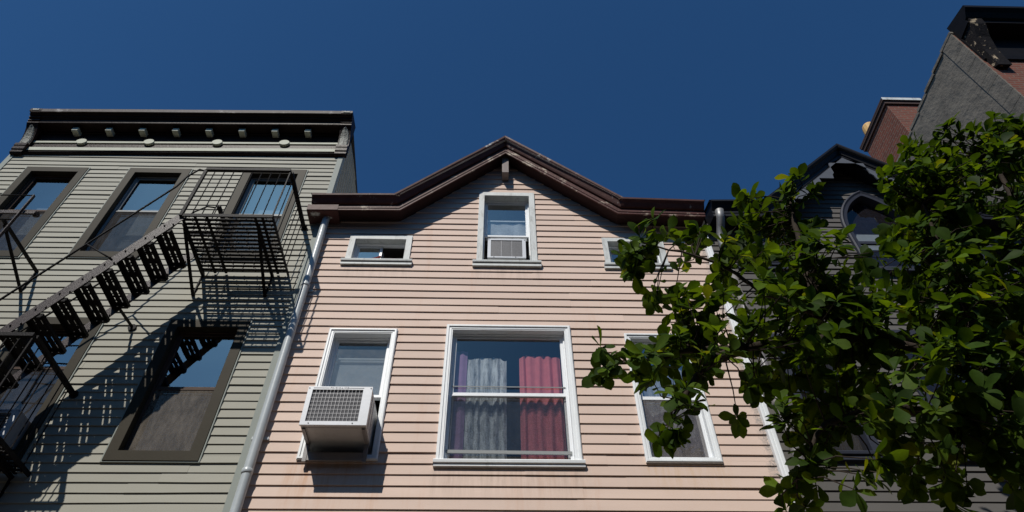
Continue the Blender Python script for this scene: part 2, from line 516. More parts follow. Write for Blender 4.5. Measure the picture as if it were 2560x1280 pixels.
def siding(mb, x0, x1, z0, z1, exp, lip, holes, clip=None, seed=1, amp=0.004, y0=0.0, slope=0.0):
    """Lapped boards: every course leans out at its foot and tucks under the next one; openings are cut out."""
    rg = random.Random(seed)
    n = int(math.ceil((z1 - z0) / exp))
    for k in range(n):
        zb, zt = z0 + k * exp, min(z0 + (k + 1) * exp, z1)
        cuts = sorted({zb, zt} | {z for h in holes for z in (h[2], h[3]) if zb + 1e-4 < z < zt - 1e-4})
        joint = x0 + (x1 - x0) * rg.uniform(0.08, 0.92) if rg.random() < 0.85 else None
        tl = [1 + rg.uniform(-0.055, 0.04) for _ in range(2)]
        dy = [0.0, rg.choice((-1, 1)) * 0.0018]
        for a, b in zip(cuts[:-1], cuts[1:]):
            mid = (a + b) / 2
            iv = [(x0, x1)]
            for h in holes:
                if h[2] < mid < h[3]:
                    iv = [s for (l, r) in iv for s in ((l, min(r, h[0])), (max(l, h[1]), r)) if s[1] - s[0] > 1e-3]
            for (l, r) in iv:
                segs = [(l, r, 0)]
                if joint and l < joint < r:
                    segs = [(l, joint, 0), (joint, r, 1)]
                elif joint and l >= joint:
                    segs = [(l, r, 1)]
                for (sl, sr, side) in segs:
                    m = max(1, int((sr - sl) / 0.30))
                    xs = [sl + (sr - sl) * i / m for i in range(m + 1)]
                    mb.tint = (tl[side],) * 3
                    top, bot, und = [], [], []
                    tz = b + (0.012 if b == zt else 0.0)
                    for x in xs:
                        wz = wob(x, k, amp) + slope * (x - x0)
                        wz2 = wob(x, k + 1, amp) + slope * (x - x0)
                        xa = xb = x
                        if clip:
                            ca, cb = clip(a), clip(b)
                            xa = min(max(x, ca[0]), ca[1])
                            xb = min(max(x, cb[0]), cb[1])
                        ya = y0 - lip * (1 - (a - zb) / exp) + dy[side] + wob(x, k + 50, 0.0022)
                        yb = y0 - lip * (1 - (b - zb) / exp) + dy[side] + wob(x, k + 50, 0.0022) * 0.3
                        f = (a - zb) / exp
                        bot.append((xa, ya, a + wz * (1 - f) + wz2 * f))
                        g = (b - zb) / exp
                        top.append((xb, yb, tz + wz * (1 - g) + wz2 * g))
                        und.append((xa, y0 + 0.012, a + wz + 0.001))
                    N = len(xs)
                    mb.add(bot + top, [(i, i + 1, N + i + 1, N + i) for i in range(N - 1)])
                    if a == zb:
                        mb.add(bot + und, [(i + 1, i, N + i, N + i + 1) for i in range(N - 1)])
                    # board ends
                    mb.add([bot[0], top[0], (top[0][0], y0 + 0.012, top[0][2]), (bot[0][0], y0 + 0.012, bot[0][2])], [(0, 1, 2, 3)])
                    mb.add([bot[-1], top[-1], (top[-1][0], y0 + 0.012, top[-1][2]), (bot[-1][0], y0 + 0.012, bot[-1][2])], [(3, 2, 1, 0)])
    mb.tint = (1, 1, 1)

def ring(mb, x0, x1, z0, z1, prof):
    """Mitred frame: prof = [(inset, y), ...] swept round the rectangle."""
    rings = []
    for u, y in prof:
        rings.append([(x0 + u, y, z0 + u), (x1 - u, y, z0 + u), (x1 - u, y, z1 - u), (x0 + u, y, z1 - u)])
    vs = [p for r in rings for p in r]
    fs = []
    for i in range(len(prof) - 1):
        for k in range(4):
            k2 = (k + 1) % 4
            fs.append((i * 4 + k, i * 4 + k2, (i + 1) * 4 + k2, (i + 1) * 4 + k))
    mb.add(vs, fs)

def frame(mb, x0, x1, z0, z1, w, y, d):
    ring(mb, x0, x1, z0, z1, [(0, y + d), (0, y), (w * 0.8, y), (w, y + 0.006), (w, y + d)])

def sheet(mb, x0, x1, z0, z1, y):
    mb.quad((x0, y, z0), (x1, y, z0), (x1, y, z1), (x0, y, z1))

def drape(mb, x0, x1, z0, z1, y, folds, amp, seed, ragged=0.0):
    """A hanging curtain: folds that deepen towards the hem, with an uneven gathered top."""
    rg = random.Random(seed)
    n = folds * 12
    cuts = [0.0]
    for _ in range(folds):
        cuts.append(cuts[-1] + rg.uniform(0.5, 1.6))
    cuts = [c / cuts[-1] for c in cuts]
    dep = [rg.uniform(0.4, 1.3) for _ in range(folds)]
    drop = [rg.uniform(0.1, 1.0) for _ in range(folds + 1)]
    rows = 9
    vs = []
    for j in range(rows):
        t = j / (rows - 1)
        for i in range(n + 1):
            u = i / n
            k = max(q for q in range(folds) if cuts[q] <= u + 1e-9)
            f = (u - cuts[k]) / (cuts[k + 1] - cuts[k])
            x = x0 + (x1 - x0) * u + 0.014 * math.sin(3.3 * t + k * 1.7) * math.sin(math.pi * u)
            zt = z1 - ragged * ((drop[k] * (1 - f) + drop[k + 1] * f) + 0.5 * math.sin(math.pi * f))
            vs.append((x, y + amp * dep[k] * math.cos(2 * math.pi * f) * (0.65 + 0.35 * (1 - t)), z0 + (zt - z0) * t))
    fs = [(j * (n + 1) + i, j * (n + 1) + i + 1, (j + 1) * (n + 1) + i + 1, (j + 1) * (n + 1) + i) for j in range(rows - 1) for i in range(n)]
    mb.add(vs, fs)

def window(house, x0, x1, z0, z1, w, meet, casing, sashm, recess=0.07, label=None, jch=None, sill=None, steps=True,
           lower='screen', glass='glass', screen='screen', flat_head=None):
    """A sash window in its casing; returns the casing object and the clear opening."""
    b = MB()
    if steps:
        ring(b, x0, x1, z0, z1, [(0, 0.01), (0, -0.030), (0.010, -0.038), (w * 0.40, -0.038), (w * 0.48, -0.026), (w * 0.80, -0.026), (w * 0.88, -0.020), (w, -0.020), (w, recess + 0.05)])
    else:
        ring(b, x0, x1, z0, z1, [(0, 0.01), (0, -0.030), (w * 0.97, -0.030), (w, -0.026), (w, recess + 0.05)])
    if jch:
        b.mi = 1
        ring(b, x0 - 0.016, x1 + 0.016, z0 - 0.014, z1 + 0.012, [(0, 0.008), (0, -0.022), (0.012, -0.022), (0.0155, 0.0)])
        b.mi = 0
    mats = [casing] + ([jch] if jch else [])
    cs = b.build('window', mats, house)
    if label:
        cs['label'] = label
    xi0, xi1, zi0, zi1 = x0 + w, x1 - w, z0 + w, z1 - w
    if sill:
        s = MB()
        sx, sh, sd = sill
        s.prism([(0.03, z0 + w), (-sd, z0 + w - 0.012), (-sd - 0.004, z0 + w - 0.02), (-sd, z0 + w - 0.045), (-sd + 0.022, z0 + w - 0.05),
                 (-sd + 0.026, z0 + w - sh * 0.6), (-sd + 0.016, z0 + w - sh * 0.66), (-sd + 0.016, z0 + w - sh), (0.01, z0 + w - sh), (0.01, z0 + w)], 'x', x0 - sx, x1 + sx)
        s.build('sill', casing, cs)
    fw = 0.034
    # outer track
    t = MB()
    frame(t, xi0, xi1, zi0, zi1, 0.016, recess - 0.012, 0.06)
    t.build('track', sashm, cs)
    a0, a1, c0, c1 = xi0 + 0.014, xi1 - 0.014, zi0 + 0.014, zi1 - 0.014
    if lower == 'slider':
        xm = (a0 + a1) / 2 - 0.01
        s = MB(); frame(s, a0, xm + 0.03, c0, c1, fw, recess + 0.012, 0.02); s.build('sash', sashm, cs)
        g = MB(); sheet(g, a0 + fw, xm + 0.03 - fw, c0 + fw, c1 - fw, recess + 0.022); g.build('pane', M[glass], cs)
        return cs, (xi0, xi1, zi0, zi1)
    s = MB(); frame(s, a0, a1, meet - 0.02, c1, fw, recess + 0.004, 0.022); s.build('sash', sashm, cs)
    g = MB(); sheet(g, a0 + fw - 0.004, a1 - fw + 0.004, meet - 0.02 + fw - 0.004, c1 - fw + 0.004, recess + 0.015); g.build('pane', M[glass], cs)
    if lower != 'none':
        lo = MB(); frame(lo, a0, a1, c0, meet + 0.016, fw, recess + 0.030, 0.022); lo.build('sash', sashm, cs)
        g = MB(); sheet(g, a0 + fw - 0.004, a1 - fw + 0.004, c0 + fw - 0.004, meet + 0.016 - fw + 0.004, recess + 0.041); g.build('pane', M[glass], cs)
    if lower == 'screen':
        k = MB(); frame(k, a0 + 0.002, a1 - 0.002, c0, meet - 0.024, 0.016, recess - 0.006, 0.008)
        k.mi = 1
        sheet(k, a0 + 0.014, a1 - 0.014, c0 + 0.014, meet - 0.038, recess - 0.001)
        k.build('screen', [sashm, M[screen]], cs)
    return cs, (xi0, xi1, zi0, zi1)

def curtain(win, *a, mat_=None, name='curtain', **k):
    b = MB()
    drape(b, *a, **k)
    return b.build(name, mat_, win, smooth=True)

def sweep(mb, path, prof):
    """Moulding: prof = [(out, v)] swept along a polyline of (x, z) on the facade with mitred corners."""
    n = len(path)
    rings = []
    for i in range(n):
        p = Vector((path[i][0], path[i][1]))
        d0 = (p - Vector(path[i - 1][:2])).normalized() if i > 0 else None
        d1 = (Vector(path[i + 1][:2]) - p).normalized() if i < n - 1 else None
        n0 = Vector((-d0.y, d0.x)) if d0 else None
        n1 = Vector((-d1.y, d1.x)) if d1 else None
        if n0 is None:
            mv = n1
        elif n1 is None:
            mv = n0
        else:
            h = (n0 + n1).normalized()
            mv = h / max(0.3, h.dot(n0))
        rings.append([(p.x + mv.x * v, -o, p.y + mv.y * v) for o, v in prof])
    m = len(prof)
    vs = [v for r in rings for v in r]
    fs = [(i * m + k, i * m + k + 1, (i + 1) * m + k + 1, (i + 1) * m + k) for i in range(n - 1) for k in range(m - 1)]
    fs += [tuple(range(m)), tuple((n - 1) * m + k for k in range(m - 1, -1, -1))]
    mb.add(vs, fs)

def densify(path, step, amp, seed):
    out = []
    for i in range(len(path) - 1):
        (xa, za), (xb, zb) = path[i], path[i + 1]
        m = max(1, int(math.hypot(xb - xa, zb - za) / step))
        for k in range(m):
            t = k / m
            w = mnoise.noise(Vector((i * 3.1 + t * 2.5, seed, 0.4))) * amp if k else 0
            out.append((xa + (xb - xa) * t, za + (zb - za) * t + w))
    out.append(path[-1])
    return out

# ------------------------------------------------------------------ ground
g = MB(); g.quad((-200, -200, 0), (200, -200, 0), (200, 200, 0), (-200, 200, 0))
g.build('ground', M['asphalt'], kind='structure')
g = MB(); g.box(-40, 40, -4.6, -0.05, 0.004, 0.14)
g.build('pavement', M['concrete'], kind='structure')

# added unseen terrace across the street, blocking low sky to deepen the shadows
g = MB()
g.box(-45, 45, -24, -15.2, 0.0, 12.6)
g.box(-45, 45, -15.2, -14.7, 12.2, 12.9)
for i in range(38):
    for zf in (1.4, 5.0, 8.6):
        xx = -44 + i * 2.35
        g.box(xx, xx + 1.25, -15.2, -15.12, zf - 0.15, zf)
        g.box(xx - 0.08, xx, -15.2, -15.14, zf, zf + 2.1)
        g.box(xx + 1.25, xx + 1.33, -15.2, -15.14, zf, zf + 2.1)
        g.box(xx - 0.08, xx + 1.33, -15.2, -15.12, zf + 2.1, zf + 2.3)
g.build('unseen_sky_blocker', M['asphalt'], kind='structure')

def shell(mb, x0, x1, y1, z1, floors, y0=0.13):
    """Side and back walls, and the floors, of a house behind its front."""
    mb.quad((x0, y1, 0), (x1, y1, 0), (x1, y1, z1), (x0, y1, z1))
    for z in floors:
        mb.quad((x0, y0 + 0.05, z), (x1, y0 + 0.05, z), (x1, y1, z), (x0, y1, z))
    for xx in (x0, x1):
        mb.quad((xx, 0.02, 0), (xx, y1, 0), (xx, y1, z1), (xx, 0.02, z1))

# ------------------------------------------------------------------ the pink house
PX0, PX1 = -2.29, 2.75
pink = thing('pink_house', 'narrow salmon pink clapboard house with a centre gable under maroon eaves', 'house')
PW = {'big': (-0.54, 0.84, 5.035, 6.805), 'left': (-1.83, -1.08, 5.09, 6.73), 'right': (1.435, 2.166, 5.085, 6.70),
      'gable': (-0.245, 0.515, 7.80, 9.30), 'sl': (-1.865, -1.075, 7.80, 8.335), 'sr': (1.36, 2.15, 7.79, 8.35)}
def inset(h, d=0.03):
    return (h[0] + d, h[1] - d, h[2] + d, h[3] - d)
EAVE_P = [(-2.40, 8.575), (-1.25, 8.600), (0.115, 9.975), (1.575, 8.600), (2.72, 8.565)]
def pink_clip(z):
    if z < 8.72:
        return (PX0, PX1)
    t = (z - 8.72) / 1.42
    return (-1.32 + 1.43 * t, 1.66 - 1.545 * t) if t < 1 else (0.11, 0.12)
b = MB()
siding(b, PX0, PX1, 0.154, 10.13, 0.1143, 0.0150, [inset(h) for h in PW.values()], pink_clip, 11, 0.0035)
b.build('wall', M['pink'], pink)
b = MB()
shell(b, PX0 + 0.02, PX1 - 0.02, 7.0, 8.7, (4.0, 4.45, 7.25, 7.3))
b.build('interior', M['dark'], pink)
# maroon eaves
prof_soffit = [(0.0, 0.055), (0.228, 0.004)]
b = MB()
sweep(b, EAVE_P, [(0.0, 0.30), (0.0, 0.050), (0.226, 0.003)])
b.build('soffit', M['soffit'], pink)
b = MB()
sweep(b, densify(EAVE_P, 0.35, 0.006, 1.1), [(0.20, 0.012), (0.226, 0.0), (0.238, 0.0), (0.238, 0.028), (0.246, 0.034), (0.246, 0.058), (0.238, 0.066), (0.238, 0.100), (0.215, 0.106)])
b.build('fascia', M['maroon'], pink)
b = MB()
sweep(b, densify(EAVE_P, 0.35, 0.010, 5.3), [(0.215, 0.104), (0.262, 0.110), (0.275, 0.126), (0.300, 0.165), (0.332, 0.200), (0.336, 0.226), (0.30, 0.240), (0.0, 0.285)])
b.build('crown_moulding', M['maroonflash'], pink)
b = MB()
# sheet-metal wrap at the left end of the eave
sweep(b, [(-2.445, 8.570), (-2.05, 8.575)], [(0.0, -0.004), (0.232, -0.005), (0.244, 0.006), (0.252, 0.104), (0.240, 0.108), (0.0, 0.112)])
b.build('flashing', M['maroonflash'], pink)
b = MB(); b.box(0.068, 0.160, -0.165, 0.0, 9.60, 10.02)
b.build('king_post', M['greywood'], pink)
b = MB()
for (xa, xb, za, zb) in ((-1.27, 0.115, 8.83, 10.20), (1.60, 0.115, 8.83, 10.20)):
    b.quad((xa, -0.33, za), (xb, -0.33, zb), (xb, 3.8, zb), (xa, 3.8, za))
for xa, xb in ((-2.42, -1.27), (1.60, 2.75)):
    b.quad((xa, -0.33, 8.80), (xb, -0.33, 8.80), (xb, 4.0, 10.1), (xa, 4.0, 10.1))
b.quad((-1.27, 0.6, 9.08), (1.60, 0.6, 9.08), (1.60, 4.0, 10.1), (-1.27, 4.0, 10.1))
b.quad((-2.42, 4.0, 10.1), (2.75, 4.0, 10.1), (2.75, 7.1, 8.7), (-2.42, 7.1, 8.7))
for xx in (-2.28, 2.74):
    b.add([(xx, 0, 8.6), (xx, 0, 8.86), (xx, 4.0, 10.08), (xx, 7.0, 8.7)], [(0, 1, 2, 3)])
b.build('roof', M['bounceroof'], pink)

# pink house windows
wbig, o = window(pink, *PW['big'], 0.070, 5.93, M['white'], M['vinylwhite'], 0.062, label='wide white framed window with pink and lace curtains', sill=(0.02, 0.075, 0.055), lower='screen', screen='thinscreen', glass='clearglass')
curtain(wbig, -0.45, -0.30, 5.1, 6.57, 0.15, 2, 0.012, 3, mat_=M['lilaccloth'], ragged=0.02)
curtain(wbig, -0.30, 0.13, 5.1, 6.52, 0.165, 5, 0.018, 4, mat_=M['lacework'], ragged=0.07)
curtain(wbig, 0.27, 0.72, 5.1, 6.55, 0.155, 5, 0.022, 5, mat_=M['pinkcloth'], ragged=0.06)
b = MB(); b.bar((-0.455, 0.052, 5.235), (0.755, 0.052, 5.225), 0.014, 0.034); b.build('screen_rail', M['greysash'], wbig)
b = MB(); b.bar((-0.44, 0.062, 6.015), (0.745, 0.062, 6.012), 0.006, 0.010); b.build('rail', M['greysash'], wbig)
wl, o = window(pink, *PW['left'], 0.062, 5.90, M['white'], M['vinylwhite'], 0.075, lower='none', glass='dustyglass')
b = MB(); sheet(b, -1.75, -1.16, 5.9, 6.44, 0.16); b.build('blind', M['blind'], wl)
b = MB(); b.bar((-1.76, 0.13, 6.42), (-1.15, 0.13, 6.42), 0.012, 0.022); b.build('rail', M['greysash'], wl)
wr, o = window(pink, *PW['right'], 0.062, 5.90, M['white'], M['vinylwhite'], 0.062, screen='greyscreen')
curtain(wr, 1.50, 2.10, 5.5, 6.6, 0.20, 3, 0.03, 8, mat_=M['lacework'])
wg, o = window(pink, *PW['gable'], 0.075, 8.50, M['oldwhite'], M['vinylwhite'], 0.085, steps=False, sill=(0.045, 0.10, 0.06), lower='none', glass='glass', label='white gable window with an air conditioner in its lower half')
b = MB(); drape(b, -0.14, 0.41, 8.50, 8.86, 0.17, 3, 0.012, 12); b.build('curtain', M['lace'], wg, smooth=True)
b = MB(); b.bar((-0.14, 0.15, 8.875), (0.41, 0.15, 8.875), 0.012, 0.022); b.build('rail', M['vinylwhite'], wg)
ws, o = window(pink, *PW['sl'], 0.075, 8.0, M['oldwhite'], M['vinylwhite'], 0.065, steps=False, sill=(0.04, 0.095, 0.055), lower='slider', label='small white slider window half open')
b = MB(); sheet(b, -1.74, -1.44, 7.88, 8.20, 0.16); b.build('blind', M['blind'], ws)
ws2, o = window(pink, *PW['sr'], 0.070, 8.0, M['oldwhite'], M['vinylwhite'], 0.065, steps=False, sill=(0.02, 0.095, 0.055), lower='slider', label='small white slider window behind leaves')

# downspouts
b = MB()
b.tube([(-2.215, -0.075, 0.2), (-2.22, -0.075, 4.0), (-2.225, -0.075, 8.30), (-2.222, -0.085, 8.45), (-2.20, -0.12, 8.62)], 0.046, 16)
for z in (7.32, 4.9):
    b.tube([(-2.224, -0.075, z), (-2.224, -0.075, z + 0.02), (-2.224, -0.075, z + 0.05), (-2.224, -0.075, z + 0.055)], [0.047, 0.053, 0.053, 0.048], 16)
dsp = b.build('downspout', M['pipe'], pink, smooth=True)
for z in (7.30, 5.3):
    b = MB()
    b.box(-2.30, -2.14, -0.03, -0.022, z, z + 0.03)
    b.build('strap', M['pipe'], dsp)
b = MB()
prof = [(2.672, 0.0), (2.672, -0.055), (2.682, -0.066), (2.697, -0.066), (2.702, -0.060), (2.712, -0.060), (2.717, -0.070), (2.742, -0.070), (2.752, -0.06), (2.752, 0.0)]
b.prism(prof, 'z', 0.154, 8.56)
b.build('corner_board', M['white'], pink)

# ------------------------------------------------------------------ the grey house with the cornice
GX0, GX1 = -7.07, -2.30
grey = thing('grey_house', 'three storey grey clapboard house with dark bracketed cornice and fire escape', 'house')
GW = {'w1': (-6.665, -5.81, 7.84, 9.735), 'w2': (-5.225, -4.365, 7.85, 9.745), 'w3': (-3.605, -2.735, 7.86, 9.77),
      'l1': (-5.20, -4.335, 5.07, 6.845), 'l2': (-3.60, -2.725, 5.07, 6.825)}
b = MB()
siding(b, GX0, GX1 - 0.04, 0.15, 10.10, 0.0997, 0.0135, [inset(h, 0.04) for h in GW.values()], None, 23, 0.007, slope=0.006)
b.build('wall', M['grey'], grey)
b = MB()
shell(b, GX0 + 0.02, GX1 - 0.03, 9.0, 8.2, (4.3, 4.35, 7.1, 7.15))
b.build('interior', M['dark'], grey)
b = MB()
# visible flank above the pink roof
n = 0
for i in range(66):
    z = 4.2 + i * 0.0997
    zt = z + 0.108
    def yend(zz): return 7.5 if zz < 8.1 else max(0.05, (10.98 - zz) / 0.36)
    b.tint = (1 + 0.03 * math.sin(i * 5.1),) * 3
    b.quad((GX1 + 0.012, 0.05, z), (GX1 + 0.012, yend(z), z), (GX1 + 0.001, yend(zt), zt), (GX1 + 0.001, 0.05, zt))
    b.quad((GX1 + 0.012, 0.05, z), (GX1 + 0.012, yend(z), z), (GX1 - 0.01, yend(z), z), (GX1 - 0.01, 0.05, z))
b.tint = (1, 1, 1)
b.build('flank', M['grey'], grey)
b = MB()
b.prism([(GX1 - 0.055, 0.0), (GX1 - 0.055, -0.020), (GX1 + 0.020, -0.020), (GX1 + 0.020, 0.075), (GX1 + 0.004, 0.075), (GX1 + 0.004, 0.0)], 'z', 0.15, 10.62)
b.build('corner_board', M['greytrim'], grey)
b = MB()
b.prism([(GX0 - 0.02, 0.06), (GX0 - 0.02, -0.020), (GX0 + 0.055, -0.020), (GX0 + 0.055, 0.0), (GX0, 0.0), (GX0, 0.06)], 'z', 0.15, 10.12)
b.build('corner_board', M['greytrim'], grey)
b = MB()
b.quad((GX0, -0.05, 10.92), (GX1 + 0.03, -0.05, 10.98), (GX1 + 0.03, 9.0, 7.74), (GX0, 9.0, 7.74))
b.quad((GX0, 0.03, 10.05), (GX1, 0.03, 10.05), (GX1, 0.03, 10.97), (GX0, 0.03, 10.95))
for xx in (GX0 + 0.01, GX1 - 0.02):
    b.add([(xx, 0.03, 8.0), (xx, 0.03, 10.96), (xx, 9.0, 7.72)], [(0, 1, 2)])
b.build('roof', M['shingle'], grey)
# cornice, with the slight tilt of the old front
TILT = 0.021
def zc(x, z): return z + TILT * (x - GX0)
def cstrip(mb, x0, x1, prof, step=0.4, amp=0.003, seed=0.0):
    m = max(1, int((x1 - x0) / step))
    rings = []
    for i in range(m + 1):
        x = x0 + (x1 - x0) * i / m
        w = mnoise.noise(Vector((x * 0.8, seed, 2.2))) * amp
        rings.append([(x, -o, zc(x, v) + w) for o, v in prof])
    k = len(prof)
    mb.add([p for r in rings for p in r], [(i * k + j, i * k + j + 1, (i + 1) * k + j + 1, (i + 1) * k + j) for i in range(m) for j in range(k - 1)])
    mb.add(rings[0], [tuple(range(k))])
    mb.add(rings[-1], [tuple(range(k - 1, -1, -1))])
b = MB()
CX0, CX1 = GX0 - 0.0, GX1 + 0.06
cstrip(b, CX0, CX1, [(0, 10.055), (0.045, 10.062), (0.055, 10.075), (0.035, 10.105), (0.02, 10.115), (0.018, 10.23), (0.018, 10.39), (0.03, 10.41), (0.02, 10.43), (0.02, 10.60), (0, 10.60)], seed=1.0)
b.mi = 0
cstrip(b, CX0 + 0.15, CX1 - 0.15, [(0.0, 10.61), (0.035, 10.62), (0.04, 10.645), (0.178, 10.648), (0.180, 10.64), (0.196, 10.64), (0.200, 10.655), (0.201, 10.722), (0.216, 10.728), (0.216, 10.742),
                       (0.236, 10.748), (0.238, 10.778), (0.264, 10.784), (0.282, 10.800), (0.284, 10.815), (0.0, 10.88)], seed=2.0)
cor = b.build('cornice', M['chocolate'], grey)
b = MB()
cstrip(b, CX0 + 0.02, CX1 - 0.02, [(0.26, 10.803), (0.300, 10.800), (0.304, 10.870), (0.295, 10.885), (0.0, 10.93)], 0.25, 0.010, 7.0)
b.build('drip_edge', M['tin'], cor)
b = MB()
cstrip(b, CX0 + 0.17, CX1 - 0.17, [(0.0, 10.150), (0.034, 10.150), (0.036, 10.222), (0.0, 10.224)], seed=3.0)
cstrip(b, CX0 + 0.17, CX1 - 0.17, [(0.0, 10.350), (0.034, 10.350), (0.036, 10.390), (0.0, 10.392)], seed=4.0)
b.build('moulding', M['cream'], cor)
for i, x in enumerate((-6.20, -5.215, -4.21, -3.215)):
    b = MB()
    n = 20
    z = zc(x, 10.365)
    pts = [(x + 0.075 * math.cos(2 * math.pi * k / n), z + 0.062 * math.sin(2 * math.pi * k / n)) for k in range(n)]
    b.prism(pts, 'y', -0.056, -0.01)
    b.build('medallion', M['cream'], cor)
for i in range(8):
    x = -6.355 + i * (6.355 - 2.897) / 7
    b = MB()
    z = zc(x, 10.540)
    b.prism([(-0.022, z - 0.0), (-0.128, z), (-0.134, z + 0.006), (-0.134, z + 0.072), (-0.022, z + 0.072)], 'x', x - 0.044, x + 0.044)
    b.build('corbel', M['cream'], cor)
    b = MB()
    b.box(x - 0.052, x + 0.052, -0.150, -0.02, z + 0.074, z + 0.112)
    b.build('corbel_cap', M['chocolate'], cor)
for x in (CX0 + 0.085, CX1 - 0.085):
    b = MB()
    w = 0.085
    z0 = zc(x, 10.03)
    body = [(0.0, z0), (-0.055, z0), (-0.070, z0 + 0.02), (-0.070, z0 + 0.07), (-0.085, z0 + 0.08), (-0.085, z0 + 0.15), (-0.095, z0 + 0.16), (-0.095, z0 + 0.215),
            (-0.060, z0 + 0.225), (-0.064, z0 + 0.30), (-0.080, z0 + 0.38), (-0.110, z0 + 0.47), (-0.150, z0 + 0.55), (-0.190, z0 + 0.60), (-0.200, z0 + 0.61),
            (-0.200, z0 + 0.65), (-0.215, z0 + 0.655), (-0.215, z0 + 0.70), (-0.240, z0 + 0.705), (-0.240, z0 + 0.745), (-0.270, z0 + 0.75), (-0.270, z0 + 0.775), (-0.306, z0 + 0.78), (-0.306, z0 + 0.84), (0.0, z0 + 0.86)]
    b.prism(body, 'x', x - w, x + w)
    b.build('end_bracket', M['chocolate'], cor)
    b = MB()
    # cast leaf panel on the curved face
    pts = [(-0.062, 0.23, 0.066), (-0.066, 0.30, 0.070), (-0.080, 0.38, 0.070), (-0.108, 0.465, 0.062), (-0.138, 0.53, 0.044), (-0.160, 0.562, 0.024), (-0.166, 0.57, 0.008)]
    vs = []
    for (y, z, hw) in pts:
        vs += [(x - hw, y - 0.004, z0 + z), (x - hw * 0.8, y - 0.018, z0 + z), (x, y - 0.026, z0 + z), (x + hw * 0.8, y - 0.018, z0 + z), (x + hw, y - 0.004, z0 + z)]
    b.add(vs, [(i * 5 + k, i * 5 + k + 1, i * 5 + k + 6, i * 5 + k + 5) for i in range(len(pts) - 1) for k in range(4)])
    b.build('ornament', M['ornament'], cor)
    b = MB()
    b.box(x - 0.05, x + 0.05, -0.312, -0.304, z0 + 0.79, z0 + 0.83)
    b.build('ornament', M['ornament'], cor)

for k, meet in (('w1', 8.86), ('w2', 8.88), ('w3', 8.84)):
    h = GW[k]
    wn, o = window(grey, *h, 0.105, meet, M['olive'], M['brownsash'] if k == 'w1' else M['greysash'], 0.058, jch=M['greytrim'], steps=False)
    b = MB(); sheet(b, o[0], o[1], meet - 0.5, o[3], 0.30); b.build('blind', M['blind'], wn)
w, o = window(grey, *GW['l1'], 0.105, 6.22, M['olive'], M['brownsash'], 0.062, jch=M['greytrim'], steps=False, lower='screen')
w, o = window(grey, *GW['l2'], 0.105, 5.97, M['olive'], M['brownsash'], 0.062, jch=M['greytrim'], steps=False, screen='sunlitscreen', label='olive framed window with a sunlit brown screen')

# ------------------------------------------------------------------ the dark house on the right
DX0, DX1 = 2.775, 7.62
dark = thing('dark_house', 'dark grey clapboard house with a black gothic gable behind the tree', 'house')
DW = {'a': (3.08, 3.74, 5.13, 6.72), 'b': (4.42, 5.82, 5.13, 6.80), 'c': (6.35, 7.05, 5.13, 6.72), 'sl': (3.05, 3.78, 7.80, 8.33), 'sr': (6.18, 6.95, 7.75, 8.30)}
ARC, ARH, ARS, ARB, ART = 5.16, 0.52, 8.58, 7.80, 9.45
EAVE_D = [(2.83, 8.575), (3.62, 8.600), (5.03, 9.93), (6.44, 8.600), (7.62, 8.575)]
def dark_clip(z):
    if z < 8.72:
        return (DX0, DX1)
    t = (z - 8.72) / 1.36
    return (3.58 + 1.44 * t, 6.48 - 1.44 * t) if t < 1 else (5.02, 5.03)
def arch_half(z):
    if z <= ARS:
        return ARH
    # two arcs, pointed
    H = ART - ARS
    rr = (ARH * ARH + H * H) / (2 * ARH)
    return max(0.0, math.sqrt(max(0, rr * rr - (z - ARS) ** 2)) - (rr - ARH))
arch_holes = []
zz = ARB + 0.05
while zz < ART - 0.06:
    hw = arch_half(zz + 0.02) - 0.045
    arch_holes.append((ARC - hw, ARC + hw, zz, zz + 0.04))
    zz += 0.04
b = MB()
siding(b, DX0, DX1, 0.14, 10.1, 0.104, 0.0140, [inset(h) for h in DW.values()] + arch_holes, dark_clip, 31, 0.004)
b.build('wall', M['darksiding'], dark)
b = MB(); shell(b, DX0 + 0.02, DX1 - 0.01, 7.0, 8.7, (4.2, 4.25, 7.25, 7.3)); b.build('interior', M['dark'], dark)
b = MB(); sweep(b, EAVE_D, [(0.0, 0.30), (0.0, 0.05), (0.226, 0.003)]); b.build('soffit', M['slate'], dark)
b = MB()
sweep(b, EAVE_D, [(0.20, 0.012), (0.226, 0.0), (0.238, 0.0), (0.238, 0.05), (0.246, 0.056), (0.246, 0.10), (0.262, 0.110), (0.30, 0.165), (0.332, 0.20), (0.336, 0.226), (0.0, 0.285)])
b.build('fascia', M['slate'], dark)
b = MB()
# sawtooth bargeboard hanging under the rakes
NT = 5
for sgn in (-1, 1):
    def rp(t): return (5.03 + sgn * 1.30 * t, 9.93 - 1.23 * t)
    for i in range(NT):
        (xa, za), (xb, zb_) = rp(i / NT), rp((i + 1) / NT)
        poly = [(xa, za + 0.03), (xb, zb_ + 0.03), (xb, zb_), (xa + sgn * 0.05, zb_), (xa + sgn * 0.035, zb_ + 0.09), (xa, zb_ + 0.14)] if i else [(xa, za + 0.03), (xb, zb_ + 0.03), (xb, zb_ + 0.14), (xa, zb_ + 0.14)]
        b.prism(poly if sgn > 0 else poly[::-1], 'y', -0.266, -0.25)
b.build('bargeboard', M['bargeblue'], dark)
b = MB()
for (xa, xb) in ((3.60, 5.03), (6.46, 5.03)):
    b.quad((xa, -0.33, 8.83), (xb, -0.33, 10.15), (xb, 3.8, 10.15), (xa, 3.8, 8.83))
for xa, xb in ((2.80, 3.60), (6.46, 7.64)):
    b.quad((xa, -0.33, 8.80), (xb, -0.33, 8.80), (xb, 4.0, 10.1), (xa, 4.0, 10.1))
b.quad((3.60, 0.6, 9.08), (6.46, 0.6, 9.08), (6.46, 4.0, 10.1), (3.60, 4.0, 10.1))
